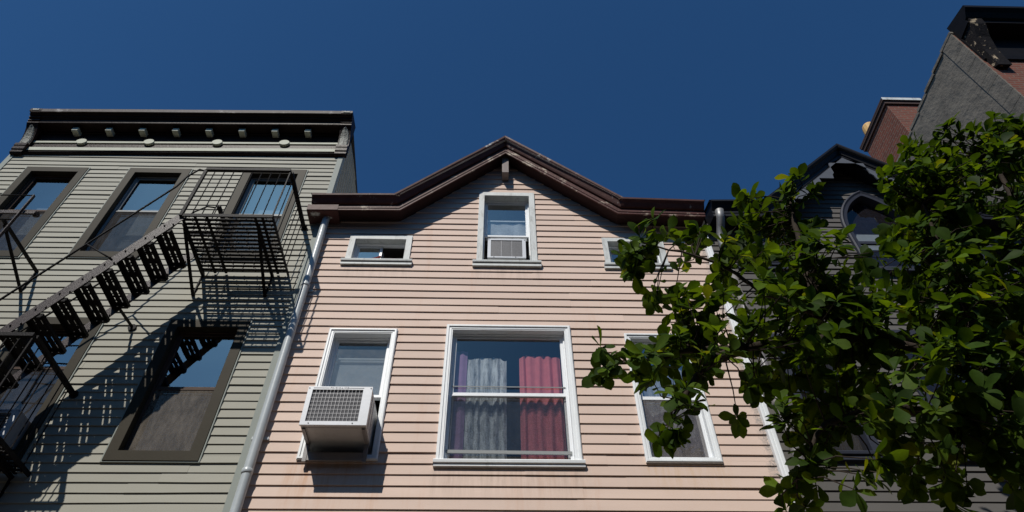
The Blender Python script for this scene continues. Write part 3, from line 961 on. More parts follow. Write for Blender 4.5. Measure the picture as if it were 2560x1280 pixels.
b.quad((2.80, 4.0, 10.1), (7.64, 4.0, 10.1), (7.64, 7.1, 8.7), (2.80, 7.1, 8.7))
for xx in (2.80, 7.60):
    b.add([(xx, 0, 8.6), (xx, 0, 8.86), (xx, 4.0, 10.08), (xx, 7.0, 8.7)], [(0, 1, 2, 3)])
b.build('roof', M['shingle'], dark)
b = MB()
# pointed arch casing
def arch_pts(off, n=14):
    pts = [(ARC - ARH - off, ARB)]
    H = ART - ARS
    rr = (ARH * ARH + H * H) / (2 * ARH)
    a_end = math.asin(H / rr)
    left = []
    for i in range(n + 1):
        a = a_end * i / n
        left.append((ARC + (rr - ARH) - (rr + off) * math.cos(a), ARS + (rr + off) * math.sin(a)))
    left[-1] = (ARC, ART + off * 1.25)
    pts += left
    pts += [(2 * ARC - x, z) for x, z in reversed(left[:-1])]
    pts += [(ARC + ARH + off, ARB)]
    return pts
rings = []
for off, y in ((0.0, 0.01), (0.0, -0.05), (-0.02, -0.06), (-0.045, -0.045), (-0.085, -0.04), (-0.09, 0.09)):
    rings.append([(x, y, z) for x, z in arch_pts(off)])
k = len(rings[0])
b.add([p for r in rings for p in r], [(i * k + j, i * k + j + 1, (i + 1) * k + j + 1, (i + 1) * k + j) for i in range(len(rings) - 1) for j in range(k - 1)])
wa = b.build('window', M['bluegrey'], dark)
wa['label'] = 'pointed arch window with blue grey casing'
b = MB(); b.box(ARC - 0.60, ARC + 0.60, -0.08, 0.05, ARB - 0.05, ARB + 0.02); b.build('sill', M['bluegrey'], wa)
b = MB(); b.bar((ARC - 0.43, 0.06, 8.42), (ARC + 0.43, 0.06, 8.42), 0.03, 0.05); b.bar((ARC - 0.43, 0.06, 7.86), (ARC + 0.43, 0.06, 7.86), 0.03, 0.06)
b.build('sash', M['bluegrey'], wa)
b = MB(); pp = [(x, 0.075, z) for x, z in arch_pts(-0.085)]; b.add(pp, [tuple(range(len(pp)))]); b.build('pane', M['dimglass'], wa)
b = MB(); sheet(b, ARC - 0.43, ARC + 0.43, 8.4, 8.72, 0.16); b.build('blind', M['blind'], wa)
for kx in ('a', 'b', 'c', 'sl', 'sr'):
    h = DW[kx]
    window(dark, *h, 0.09, (h[2] + h[3]) / 2, M['bluegrey'], M['slate'], 0.07, steps=False, sill=(0.04, 0.10, 0.06), glass='dimglass')
b = MB()
b.tube([(2.865, -0.075, 0.2), (2.868, -0.075, 5.0), (2.872, -0.075, 6.5), (2.885, -0.075, 8.05)], 0.046, 14)
b.tube([(2.868, -0.075, 5.70), (2.868, -0.075, 5.72), (2.868, -0.075, 5.76), (2.868, -0.075, 5.765)], [0.047, 0.054, 0.054, 0.047], 14)
dp = b.build('downspout', M['greypipe'], dark, smooth=True)
b = MB()
b.tube([(2.885, -0.075, 8.0), (2.89, -0.075, 8.22), (2.90, -0.10, 8.36), (2.91, -0.17, 8.46), (2.915, -0.23, 8.54), (2.915, -0.27, 8.66)], [0.049, 0.049, 0.051, 0.053, 0.055, 0.055], 14)
b.build('elbow', M['silver'], dp, smooth=True)

# ------------------------------------------------------------------ the brick building at the far right
BX, BY = 7.66, -1.0
brick = thing('brick_building', 'tall red brick building with rough grey stucco side wall and black cornice', 'building')
b = MB()
# stucco flank: a gently uneven sheet with a ragged top edge
ny, nzv = 46, 40
def ztop(y): return 12.72 - max(0.0, y + 0.98) * 0.115
vs = []
for i in range(ny + 1):
    y = BY + (10.0 - BY) * (i / ny) ** 1.4
    for j in range(nzv + 1):
        z = ztop(y) * j / nzv
        vs.append((BX + 0.006 * mnoise.noise(Vector((y * 0.7, z * 0.7, 1.0))) + (0.005 * mnoise.noise(Vector((y * 6, z * 6, 4.0)))), y, z + (0.02 * mnoise.noise(Vector((y * 5, 2, 8))) if j == nzv else 0)))
b.add(vs, [(i * (nzv + 1) + j, i * (nzv + 1) + j + 1, (i + 1) * (nzv + 1) + j + 1, (i + 1) * (nzv + 1) + j) for i in range(ny) for j in range(nzv)])
b.build('stucco_wall', M['stucco'], brick, smooth=True)
b = MB(); b.quad((BX, BY, 0), (BX + 6.5, BY, 0), (BX + 6.5, BY, 12.7), (BX, BY, 12.7)); b.build('front_wall', M['brickfront'], brick)
b = MB()
b.quad((BX, BY, 12.70), (BX + 6.5, BY, 12.70), (BX + 6.5, 10, 11.44), (BX, 10, 11.44))
b.quad((BX + 6.5, BY, 0), (BX + 6.5, 10, 0), (BX + 6.5, 10, 11.44), (BX + 6.5, BY, 12.70))
b.quad((BX, 10, 0), (BX + 6.5, 10, 0), (BX + 6.5, 10, 11.4), (BX, 10, 11.4))
b.build('roof', M['shingle'], brick)
b = MB()
for i in range(30):
    ya = BY - 0.02 + i * 0.36
    b.box(BX - 0.014 - 0.012 * rnd.random(), BX + 0.10, ya, ya + 0.359, ztop(ya) - 0.03, ztop(ya) + 0.02 + 0.02 * rnd.random())
b.build('coping', M['stucco'], brick)
b = MB()
for i in range(60):
    za = 0.0 + i * 0.2115
    b.box(BX - 0.011 - 0.002 * rnd.random(), BX + 0.01, BY - 0.006, BY + 0.30, za, za + 0.2113 if rnd.random() < 0.6 else za + 0.205)
b.build('edge_band', M['stucco'], brick)
b = MB()
prof = [(1.0, 11.70), (1.04, 11.70), (1.05, 11.80), (1.03, 11.82), (1.03, 12.45), (1.30, 12.48), (1.30, 12.56), (1.34, 12.58), (1.40, 12.66), (1.46, 12.72), (1.46, 12.79), (1.0, 12.92)]
b.prism([(-y, z) for y, z in prof], 'x', BX + 0.04, BX + 6.5)
bc = b.build('cornice', M['blackpaint'], brick)
for x in (BX + 0.18, BX + 2.3, BX + 4.4):
    b = MB()
    b.prism([(-1.0, 11.45), (-1.09, 11.40), (-1.10, 11.55), (-1.12, 11.85), (-1.20, 12.15), (-1.32, 12.4), (-1.34, 12.55), (-1.0, 12.55)], 'x', x - 0.11, x + 0.11)
    b.build('end_bracket', M['peel'], bc)
b = MB(); b.box(7.78, 8.46, 0.95, 2.02, 9.5, 13.93)
ch = b.build('chimney', [M['brickfront'], M['brickside']], brick)
for p in ch.data.polygons:
    if abs(p.normal.x) > 0.5:
        p.material_index = 1
b = MB(); b.box(7.745, 8.50, 0.91, 2.06, 13.78, 13.868); b.box(7.725, 8.52, 0.89, 2.08, 13.872, 13.915); b.box(7.722, 8.523, 0.887, 2.083, 13.919, 13.955); b.mi = 1; b.box(7.722, 8.523, 0.876, 0.885, 13.872, 13.958); b.build('cap', [M['darkbrick'], M['oldwhite']], ch)
b = MB(); b.tube([(7.95, 1.78, 13.95), (7.95, 1.78, 14.0), (7.95, 1.78, 14.30), (7.95, 1.78, 14.36)], [0.16, 0.16, 0.135, 0.11], 14); b.build('chimney_pot', M['pot'], ch)

# ------------------------------------------------------------------ air conditioners
def txt(s, size, loc, parent, name, m, spacing=1.0):
    cu = bpy.data.curves.new(name, 'FONT')
    cu.body = s
    cu.size = size
    cu.extrude = 0.0008
    cu.space_character = spacing
    cu.align_x = 'CENTER'
    tmp = bpy.data.objects.new(name, cu)
    col.objects.link(tmp)
    dg = bpy.context.evaluated_depsgraph_get()
    me = bpy.data.meshes.new_from_object(tmp.evaluated_get(dg))
    bpy.data.objects.remove(tmp)
    me.materials.clear()
    me.materials.append(m)
    at = me.attributes.new('tint', 'FLOAT_COLOR', 'FACE')
    at.data.foreach_set('color', [1.0] * 4 * len(me.polygons))
    me.transform(Matrix.Translation(loc) @ Matrix.Rotation(R(90), 4, 'X'))
    o = bpy.data.objects.new(name, me)
    col.objects.link(o)
    o.parent = parent
    return o

def aircon(name, label, x0, x1, z0, z1, yf, yb, nx, nzg, side_l, side_r, top, bot, grille_wire=True, legs=None, word=None):
    a = thing(name, label, 'air conditioner', group='window air conditioners')
    b = MB()
    # steel cabinet: back box with a proud front frame
    b.box(x0 + 0.006, x1 - 0.006, yf + 0.012, yb, z0 + 0.006, z1 - 0.006)
    b.mi = 1
    ix0, ix1, iz0, iz1 = x0 + side_l, x1 - side_r, z0 + bot, z1 - top
    for (xa, xb, za, zb) in ((x0, x1, iz1, z1), (x0, x1, z0, iz0), (x0, ix0, iz0, iz1), (ix1, x1, iz0, iz1)):
        b.box(xa, xb, yf - 0.004, yf + 0.014, za, zb)
    b.mi = 0
    # pressed seams under and beside
    b.box(x0 + 0.05, x1 - 0.08, yf + 0.05, yf + 0.056, z0 + 0.002, z0 + 0.01)
    b.box(x0 + 0.05, x0 + 0.056, yf + 0.056, yb - 0.03, z0 + 0.002, z0 + 0.01)
    b.box(x1 - 0.008, x1 - 0.002, yf + 0.10, yf + 0.106, z0 + 0.03, z1 - 0.03)
    b.box(x1 - 0.008, x1 - 0.002, yf + 0.20, yf + 0.206, z0 + 0.03, z1 - 0.03)
    b.build('casing', [M['acunder'], M['acwhite']], a)
    b = MB()
    sheet(b, ix0, ix1, iz0, iz1, yf + 0.0105)
    b.build('coil', M['accore'], a)
    b = MB()
    if grille_wire:
        for i in range(nx + 1):
            x = ix0 + (ix1 - ix0) * i / nx
            b.bar((x, yf - 0.001, iz0), (x, yf - 0.001, iz1), 0.0019, 0.0019)
        for j in range(nzg + 1):
            z = iz0 + (iz1 - iz0) * j / nzg
            b.bar((ix0, yf + 0.0015, z), (ix1, yf + 0.0015, z), 0.0018, 0.0018)
    else:
        for j in range(nzg):
            z = iz0 + (iz1 - iz0) * (j + 0.5) / nzg
            b.bar((ix0, yf + 0.004, z), (ix1, yf + 0.004, z), 0.004, 0.004)
        for i in range(1, 3):
            x = ix0 + (ix1 - ix0) * i / 3
            b.bar((x, yf + 0.002, iz0), (x, yf + 0.002, iz1), 0.004, 0.004)
    b.build('grille', M['acgrille'], a)
    b = MB()
    for (x, z) in ((x0 + 0.08, z0 + bot * 0.45), (x1 - 0.13, z0 + bot * 0.45), (x0 + 0.012, z1 - 0.02), (x1 - 0.014, z1 - 0.02)):
        b.tube([(x, yf - 0.008, z), (x, yf - 0.002, z)], 0.006, 8)
    b.build('screw', M['text'], a)
    if legs:
        b = MB()
        zl, zr = legs
        for x in (x0 + 0.03, x1 - 0.03):
            b.box(x - 0.018, x + 0.018, -0.075, -0.042, zl, z0 + 0.03)
            b.bar((x, -0.06, z0 - 0.006), (x, yf + 0.05, z0 - 0.006), 0.03, 0.014)
        b.box(x0 + 0.05, x1 - 0.05, -0.070, -0.045, zl + 0.015, zl + 0.095)
        b.build('support_bracket', M['greypipe'], a)
    if word:
        txt(word, 0.028, ((x0 + x1) / 2 - 0.01, yf - 0.0052, z1 - 0.028), a, 'lettering', M['text'], 1.25)
        b = MB()
        b.bar((x0 + 0.05, yf - 0.005, z1 - 0.018), (x0 + 0.20, yf - 0.005, z1 - 0.018), 0.003, 0.003)
        b.build('pinstripe', M['text'], a)
        b = MB()
        b.bar((x1 - 0.23, yf - 0.005, z1 - 0.018), (x1 - 0.08, yf - 0.005, z1 - 0.018), 0.003, 0.003)
        b.build('pinstripe', M['text'], a)
    return a
aircon('air_conditioner', 'large pale air conditioner jutting from the left second floor window of the pink house', -1.775, -1.165, 5.238, 5.670, -0.365, 0.12, 14, 8, 0.045, 0.085, 0.036, 0.040, True, (5.045, 5.045), 'FRIGIDAIRE')
aircon('air_conditioner', 'small grimy air conditioner sitting in the gable window', -0.108, 0.372, 7.905, 8.262, -0.055, 0.16, 3, 22, 0.040, 0.044, 0.025, 0.020, False)
aircon('air_conditioner', 'white framed air conditioner in the grey house window behind the lower fire escape railing', -5.01, -4.462, 5.165, 5.492, -0.205, 0.12, 12, 8, 0.05, 0.07, 0.040, 0.035, False, None, 'FRIGIDAIRE')
sc_ = thing('cloth_scrap', 'small crumpled dark red scrap on the sill of the half open small window', 'scrap')
b = MB()
rg = random.Random(5)
base = [(-1.56, -0.005, 7.885), (-1.48, -0.01, 7.895), (-1.43, 0.0, 7.955), (-1.455, 0.015, 7.975), (-1.50, 0.0, 7.93), (-1.60, 0.005, 7.90)]
vs = [(x, y + dy, z) for dy in (-0.012, 0.014) for (x, y, z) in base]
b.add(vs, [(0, 1, 4, 5), (1, 2, 3, 4), (11, 10, 7, 6), (10, 9, 8, 7)] + [(i, (i + 1) % 6, 6 + (i + 1) % 6, 6 + i) for i in range(6)])
b.build('scrap', M['redcloth'], sc_)

# ------------------------------------------------------------------ fire escape
fe = thing('fire_escape', 'black iron fire escape with slotted stair climbing between two balconies on the grey house', 'fire escape')
def landing(x0, x1, z, nslat=15, yout=-0.905):
    b = MB()
    for i in range(nslat):
        y = yout + 0.02 + (abs(yout) - 0.09) * i / (nslat - 1)
        w = 0.003 * math.sin(i * 2.7)
        b.bar((x0, y, z + w), (x1, y, z - w), 0.034, 0.010)
        k = 7
        for j in range(k):
            x = x0 + (x1 - x0) * (j + 0.5 + 0.2 * math.sin(i + j)) / k
            b.box(x - 0.006, x + 0.006, y - 0.019, y + 0.019, z - 0.013, z + 0.012)
    for x in (x0, x1):
        b.bar((x, yout, z - 0.016), (x, 0.0, z - 0.016), 0.012, 0.045)
    for x in (x0 + 0.14, x0 + 0.27, x1 - 0.20, x1 - 0.12):
        b.bar((x, yout + 0.03, z - 0.012), (x, -0.02, z - 0.012), 0.030, 0.010)
    b.bar((x0, yout, z - 0.016), (x1, yout, z - 0.016), 0.012, 0.045)
    return b.build('landing', M['iron'], fe)
def bracket(x, z, yout=-0.80, drop=0.39):
    b = MB()
    b.bar((x, 0.0, z - 0.045), (x, yout, z - 0.035), 0.030, 0.030)
    b.bar((x, -0.012, z - 0.03), (x, -0.012, z - drop), 0.034, 0.014, (1, 0, 0))
    b.bar((x, -0.012, z - drop), (x, yout * 0.93, z - 0.05), 0.034, 0.014, (0, 0, 1))
    b.tube([(x, 0.0, z - drop + 0.02), (x, -0.035, z - drop + 0.02)], 0.018, 8)
    return b.build('bracket', M['iron'], fe)
def railing(x0, x1, z, h, yout=-0.905, left_stub=0.36, nb=9, drop=0.03, left_full=False):
    b = MB()
    zt = z + h
    def one(name, fn):
        m = MB()
        fn(m)
        return m.build(name, M['iron'], fe)
    one('rail', lambda m: m.bar((x0, yout, zt), (x1, yout, zt), 0.040, 0.040))
    def side(m, x, ya):
        m.bar((x, ya, zt), (x, -0.012, zt), 0.046, 0.036)
        m.tube([(x, 0.0, zt), (x, -0.03, zt)], 0.042, 10)
        m.tube([(x + 0.03, -0.028, zt + 0.02), (x + 0.03, -0.055, zt + 0.02)], 0.012, 8)
    one('rail', lambda m: side(m, x1, yout + 0.02))
    one('rail', lambda m: side(m, x0, (yout + 0.02) if left_full else -left_stub))
    one('post', lambda m: m.bar((x0, yout, z - 0.03), (x0, yout, zt - 0.02), 0.034, 0.030, (0, 1, 0)))
    one('post', lambda m: m.bar((x1, yout, z - 0.03), (x1, yout, zt - 0.02), 0.014, 0.014, (0, 1, 0)))
    pts = [(x0 + (x1 - x0) * i / nb, yout) for i in range(1, nb)] + [(x1, yout * (1 - i / 7)) for i in range(1, 7)] + [(x0, -left_stub), (x0, -0.12)]
    for (x, y) in pts:
        one('baluster', lambda m: m.tube([(x, y, z), (x, y, zt)], 0.0062, 6))
UZ, LZ, RH = 7.61, 4.94, 0.865
landing(-3.50, -2.495, UZ)
for x in (-3.50, -2.675):
    bracket(x, UZ)
railing(-3.505, -2.497, UZ, RH)
landing(-5.35, -4.19, LZ)
for x in (-5.2, -4.33):
    bracket(x, LZ)
railing(-5.36, -4.20, LZ, RH, left_full=True, nb=10)
# stair: two flat stringers with slotted treads bolted between
SL = 1.715
def sx(z): return -3.52 - (UZ - 0.03 - z) / SL
YO, YI = -0.885, -0.330
for y, dx, m_ in ((YO, 0.0, 'browniron'), (YI, -0.03, 'browniron')):
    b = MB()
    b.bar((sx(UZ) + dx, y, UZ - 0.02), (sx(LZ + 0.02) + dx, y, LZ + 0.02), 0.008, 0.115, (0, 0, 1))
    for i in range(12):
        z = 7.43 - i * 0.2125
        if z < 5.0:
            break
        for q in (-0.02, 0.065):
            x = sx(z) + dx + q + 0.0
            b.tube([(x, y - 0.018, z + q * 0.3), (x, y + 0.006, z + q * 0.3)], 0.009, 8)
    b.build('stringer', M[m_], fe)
def tread(z):
    b = MB()
    x = sx(z)
    x0, x1 = x - 0.085, x + 0.105
    ya, yb = YO + 0.006, YI - 0.006
    # plate with 2 x 2 pairs of long slots, left open
    xs = [x0, x0 + 0.055, x0 + 0.071, x0 + 0.118, x0 + 0.134, x1]
    L = yb - ya
    ys = [ya, ya + L * 0.10, ya + L * 0.26, ya + L * 0.30, ya + L * 0.44, ya + L * 0.58, ya + L * 0.72, ya + L * 0.76, ya + L * 0.90, yb]
    open_y = {1, 3, 5, 7}
    for i in range(5):
        for j in range(len(ys) - 1):
            if i in (1, 3) and j in open_y:
                continue
            b.box(xs[i], xs[i + 1], ys[j], ys[j + 1], z - 0.005, z + 0.005)
    b.box(x1 - 0.006, x1, ya, yb, z - 0.032, z - 0.005)
    b.box(x0, x0 + 0.006, ya, yb, z - 0.032, z - 0.005)
    for (yy, s_) in ((ya, 1), (yb, -1)):
        b.box(x0 + 0.01, x1 - 0.01, min(yy, yy + 0.03 * s_), max(yy, yy + 0.03 * s_), z - 0.045, z - 0.006)
    b.build('tread', M['iron'], fe)
for i in range(12):
    z = 7.375 - i * 0.2125
    if z > 5.0:
        tread(z)
def hr(y, z): return (-4.32 + (z - 7.11) / 1.85, y, z)
b = MB()
b.tube([(-3.505, -0.905, 8.475), (-3.54, -0.90, 8.46), (-3.60, -0.89, 8.50), (-3.70, -0.885, 8.36), hr(YO, 8.15), hr(YO, 6.3), hr(YO, 5.80)], 0.011, 8)
b.tube([(-4.32, YO, 7.10), (-3.955, YO - 0.008, 6.86)], 0.009, 8)
b.tube([hr(YO, 6.0), (hr(YO, 6.0)[0] + 0.37, YO - 0.008, 5.76)], 0.009, 8)
b.build('handrail', M['iron'], fe, smooth=True)
b = MB()
b.tube([(-3.55, YI, 8.47), (-3.66, YI, 8.49), (-3.78, YI, 8.38), (-3.90, YI, 8.19), (-4.22, YI, 7.33), (-4.88, YI, 6.35), (-5.05, YI, 5.85)], 0.010, 8)
b.tube([(-4.22, YI, 7.33), (-3.88, YI, 7.0)], 0.009, 8)
b.build('handrail', M['iron'], fe, smooth=True)
b = MB()
b.bar((-4.03, YI, 6.72), (-3.985, -0.01, 6.715), 0.022, 0.022)
b.tube([(-3.985, 0.0, 6.71), (-3.985, -0.03, 6.71)], 0.045, 10)
b.build('wall_strut', M['iron'], fe)

# bracketed ladder stub at the left edge
lb = thing('ladder_bracket', 'black iron wall bracket holding a short ladder frame beside the leftmost upper window', 'bracket')
b = MB()
b.bar((-5.46, 0.0, 7.585), (-5.50, -0.80, 7.60), 0.030, 0.030)
b.bar((-5.46, -0.012, 7.60), (-5.475, -0.012, 7.25), 0.036, 0.014, (1, 0, 0))
b.bar((-5.475, -0.012, 7.25), (-5.505, -0.74, 7.585), 0.034, 0.014)
b.build('wall_bracket', M['iron'], lb)
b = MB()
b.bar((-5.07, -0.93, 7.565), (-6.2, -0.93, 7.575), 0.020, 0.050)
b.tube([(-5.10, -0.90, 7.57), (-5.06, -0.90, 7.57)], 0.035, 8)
b.build('beam', M['browniron'], lb)
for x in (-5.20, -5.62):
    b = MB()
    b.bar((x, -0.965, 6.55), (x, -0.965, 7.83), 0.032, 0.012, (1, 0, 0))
    b.build('stile', M['browniron'], lb)
b = MB()
b.tube([(-5.20, -0.965, 7.83), (-6.0, -0.955, 7.84)], 0.008, 6)
b.build('top_bar', M['iron'], lb)
for i in range(4):
    z = 7.40 - i * 0.28
    b = MB()
    b.tube([(-5.20, -0.965, z), (-5.62, -0.965, z)], 0.010, 6)
    b.build('rung', M['iron'], lb)

# ------------------------------------------------------------------ the tree
tree = thing('tree', 'broad leaved dark green street tree covering the front of the dark house', 'tree')
def bez(p0, p1, p2, n=8):
    p0, p1, p2 = Vector(p0), Vector(p1), Vector(p2)
    return [p0 * (1 - t) ** 2 + p1 * 2 * t * (1 - t) + p2 * t * t for t in [i / n for i in range(n + 1)]]
b = MB()
trunk = bez((4.75, -2.3, 0.1), (4.7, -2.2, 2.0), (4.45, -2.2, 3.9)) + bez((4.45, -2.2, 3.9), (4.35, -2.15, 4.3), (4.20, -2.1, 4.7), 4)[1:]
b.tube(trunk, [0.17 - 0.135 * i / (len(trunk) - 1) for i in range(len(trunk))], 10)
b.build('trunk', M['bark'], tree, smooth=True)
# lobes of the crown: centre and radius
LOBES = [
         ((0.68, -2.27, 4.43), 0.09), ((0.87, -2.07, 4.6), 0.12), ((1.0, -2.18, 4.45), 0.12), ((1.22, -2.03, 4.69), 0.19), ((1.42, -2.02, 4.85), 0.21),
         ((1.01, -2.38, 3.89), 0.1), ((1.1, -2.41, 4.01), 0.12), ((1.4, -1.88, 4.56), 0.17), ((1.17, -2.25, 5.62), 0.18), ((1.02, -2.27, 5.45), 0.09),
         ((1.63, -1.78, 6.16), 0.23), ((1.1, -2.12, 5.43), 0.11), ((1.34, -1.88, 5.52), 0.15), ((1.4, -2.12, 5.0), 0.22), ((1.66, -2.01, 5.1), 0.25),
         ((1.43, -2.32, 4.42), 0.17), ((1.88, -2.01, 5.73), 0.27), ((2.37, -1.86, 6.28), 0.25), ((2.63, -2.09, 6.46), 0.2), ((2.33, -1.95, 6.69), 0.06),
         ((2.62, -1.99, 6.21), 0.25), ((2.4, -2.38, 5.35), 0.18), ((2.33, -1.93, 5.68), 0.33), ((2.52, -2.04, 5.38), 0.36), ((1.85, -2.23, 4.94), 0.28),
         ((1.98, -2.4, 4.63), 0.3), ((2.08, -1.87, 4.8), 0.26), ((2.53, -2.12, 4.97), 0.34), ((2.98, -1.96, 5.43), 0.34), ((2.65, -1.86, 4.82), 0.35),
         ((2.22, -1.96, 4.51), 0.26), ((1.78, -1.83, 4.42), 0.15), ((1.72, -2.17, 4.09), 0.11), ((2.2, -1.91, 4.22), 0.2), ((1.86, -2.14, 3.8), 0.11),
         ((1.86, -1.82, 3.73), 0.15), ((2.56, -1.86, 4.43), 0.24), ((2.07, -2.36, 3.55), 0.11), ((2.4, -2.33, 3.88), 0.24), ((2.66, -2.28, 4.24), 0.31),
         ((2.88, -1.8, 4.0), 0.18), ((2.91, -2.14, 4.04), 0.23), ((2.8, -2.02, 3.72), 0.16), ((3.08, -2.23, 3.96), 0.24), ((3.14, -2.1, 3.77), 0.12),
         ((3.28, -2.17, 3.94), 0.22), ((3.6, -2.2, 6.67), 0.17), ((3.99, -2.05, 7.06), 0.25), ((4.38, -2.05, 7.49), 0.2), ((4.68, -1.84, 7.35), 0.37),
         ((4.98, -1.98, 7.43), 0.31), ((5.53, -1.83, 8.05), 0.23), ((5.7, -1.87, 8.02), 0.14), ((3.95, -1.79, 6.61), 0.32), ((3.98, -1.99, 6.5), 0.39),
         ((4.14, -2.32, 6.43), 0.34), ((5.21, -1.87, 7.22), 0.36), ((3.54, -1.8, 5.94), 0.31), ((3.9, -1.84, 6.12), 0.4), ((3.27, -2.06, 5.3), 0.38),
         ((3.64, -1.96, 5.26), 0.39), ((3.08, -2.28, 4.57), 0.34), ((4.16, -1.89, 5.62), 0.32), ((3.82, -2.05, 4.94), 0.35), ((3.28, -2.24, 4.35), 0.31),
         ((4.12, -2.38, 5.72), 0.18), ((4.61, -1.87, 5.69), 0.47), ((4.24, -1.79, 4.9), 0.47), ((4.68, -2.36, 6.15), 0.39),]
rg = random.Random(42)
twigs = MB()
leafs = MB()
branch_pts = [(Vector(p), 0.05) for p in trunk[9:]]
limbs = [
    [(3.74, -2.1, 4.11), (3.49, -2.09, 4.3), (3.17, -2.08, 4.61), (2.71, -2.07, 4.92), (2.41, -2.06, 5.07), (2.06, -2.05, 5.31), (1.8, -2.04, 5.65), (1.32, -2.03, 5.87)],
    [(2.69, -2.1, 4.89), (2.42, -2.09, 4.81), (2.12, -2.08, 4.78), (1.73, -2.07, 4.74), (1.38, -2.06, 4.71), (1.0, -2.05, 4.62), (0.75, -2.04, 4.61)],
    [(3.34, -2.1, 4.44), (3.51, -2.09, 5.02), (3.66, -2.08, 5.74), (3.88, -2.07, 6.64)],
    [(4.07, -2.1, 4.64), (4.46, -2.09, 5.74), (4.77, -2.08, 6.9), (4.93, -2.07, 7.34)],
    [(3.48, -2.1, 4.29), (2.99, -2.09, 4.17), (2.52, -2.08, 4.26), (2.1, -2.07, 4.11), (1.8, -2.06, 3.73)],
    [(2.38, -2.1, 5.04), (2.43, -2.09, 5.51), (2.56, -2.08, 6.13), (2.63, -2.07, 6.48)],
    [(1.72, -2.1, 4.71), (1.49, -2.09, 4.61), (1.28, -2.08, 4.38), (1.11, -2.07, 4.1)],
    [(4.45, -2.2, 3.4), (4.1, -2.15, 3.8), (3.74, -2.1, 4.11)], [(4.45, -2.2, 3.9), (4.3, -2.15, 4.3), (4.07, -2.1, 4.64)]]
for L in limbs:
    br = MB()
    P_ = []
    for i in range(len(L) - 1):
        a, c = Vector(L[i]), Vector(L[i + 1])
        for k in range(5):
            t = k / 5
            P_.append(a.lerp(c, t) + Vector((rg.uniform(-1, 1), rg.uniform(-1, 1), rg.uniform(-1, 1))) * 0.012)
    P_.append(Vector(L[-1]))
    n = len(P_)
    br.tube(P_, [0.045 * (1 - i / n) ** 1.1 + 0.006 for i in range(n)], 8)
    branch_pts += [(p, 0.02) for p in P_]
    br.build('branch', M['bark'], tree, smooth=True)

def leaf(mb, base, d, nrm, L, tint, curl):
    d = d.normalized()
    s = d.cross(nrm).normalized()
    nrm = s.cross(d).normalized()
    # obovate outline: narrow foot, widest past the middle, short tip
    prof = [(0.0, 0.015), (0.14, 0.07), (0.34, 0.165), (0.54, 0.255), (0.70, 0.28), (0.86, 0.20), (0.95, 0.08), (1.0, 0.0)]
    fold = rg.uniform(0.10, 0.32)
    tw = rg.uniform(-0.35, 0.35)
    vs, fs = [], []
    for i, (t, w) in enumerate(prof):
        mid = base + d * (L * t) - nrm * (curl * L * t * t)
        ss = (s * math.cos(tw * t) + nrm * math.sin(tw * t))
        wav = 0.02 * math.sin(t * 9 + tw * 10)
        vs += [mid + ss * (w * L) + nrm * (w * L * (fold + wav)), mid, mid - ss * (w * L) + nrm * (w * L * (fold - wav))]
    for i in range(len(prof) - 1):
        fs += [(i * 3, i * 3 + 1, i * 3 + 4, i * 3 + 3), (i * 3 + 1, i * 3 + 2, i * 3 + 5, i * 3 + 4)]
    mb.tint = tint
    mb.add(vs, fs)

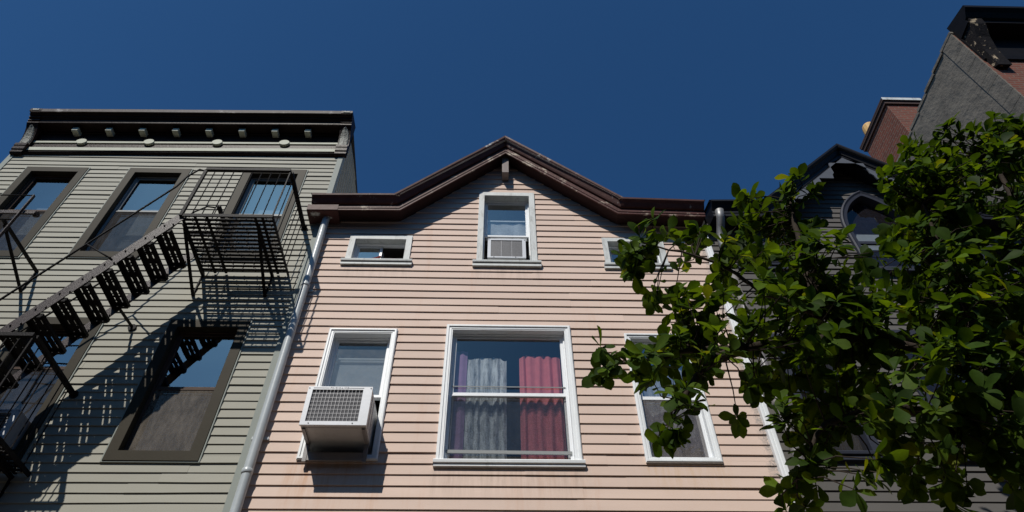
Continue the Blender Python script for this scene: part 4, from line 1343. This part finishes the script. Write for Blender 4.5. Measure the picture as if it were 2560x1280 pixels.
def rosette(c, axis, n, L0, sunny):
    axis = axis.normalized()
    u = axis.cross(Vector((0.3, 0.2, 1))).normalized()
    v = axis.cross(u)
    ph = rg.uniform(0, 6.28)
    for i in range(n):
        a = ph + 2.4 * i
        open_ = rg.uniform(0.45, 1.15) + (0.35 if i < n * 0.5 else 0)
        d = axis * math.cos(open_) + (u * math.cos(a) + v * math.sin(a)) * math.sin(open_)
        d.z -= rg.uniform(0.0, 0.45)
        back = rg.uniform(0, 0.05) * (n - i) / n
        L = L0 * rg.uniform(0.50, 1.20)
        g_ = rg.uniform(0.65, 1.3)
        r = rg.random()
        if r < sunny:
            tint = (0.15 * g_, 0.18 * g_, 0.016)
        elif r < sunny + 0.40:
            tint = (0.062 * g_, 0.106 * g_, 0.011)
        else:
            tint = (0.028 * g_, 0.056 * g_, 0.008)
        nrm = axis - d * axis.dot(d) * 0.9 + Vector((0, 0, 0.35)) + Vector((rg.uniform(-.2, .2),) * 3)
        leaf(leafs, c - axis * back, d, nrm, L, tint, rg.uniform(0.0, 0.35))

for (c, rad) in LOBES:
    c = Vector(c)
    near = min(branch_pts, key=lambda bp: (bp[0] - c).length)[0]
    n = max(4, int((125 if c.x < 2.2 else 185) * rad * rad) + 2)
    for k in range(n):
        while True:
            q = Vector((rg.uniform(-1, 1), rg.uniform(-1, 1), rg.uniform(-1, 1)))
            if 0.15 < q.length < 1:
                break
        p = c + Vector((q.x * rad * 0.85, q.y * rad * 1.5, q.z * rad * 0.82))
        nb = min(branch_pts, key=lambda bp: (bp[0] - p).length)[0]
        if (nb - p).length > 0.75:
            nb = c + (p - c) * 0.2
        ax = (p - nb)
        if ax.length < 0.02:
            ax = q
        ax = ax.normalized() * 0.8 + Vector((rg.uniform(-.5, .5), rg.uniform(-.5, .5), rg.uniform(0.0, 0.8)))
        m = nb.lerp(p, 0.5) + Vector((rg.uniform(-1, 1), rg.uniform(-1, 1), rg.uniform(-0.5, 0.5))) * 0.05
        twigs.tube([nb, m, p], [0.006, 0.0045, 0.003], 5, caps=False)
        sunny = 0.07 if q.z > 0.4 else 0.010  # upper leaves turn bright more often, sunlight put into their tint
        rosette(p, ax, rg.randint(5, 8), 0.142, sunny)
        if rg.random() < 0.6:
            for tt in (0.45, 0.75):
                pp = nb.lerp(p, tt)
                rosette(pp, Vector((rg.uniform(-1, 1), rg.uniform(-1, 1), rg.uniform(-.3, .8))), 2, 0.11, sunny)
twigs.build('twig', M['bark'], tree, smooth=True, kind='stuff')
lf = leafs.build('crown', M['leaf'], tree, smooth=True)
print('leaf faces', len(lf.data.polygons))
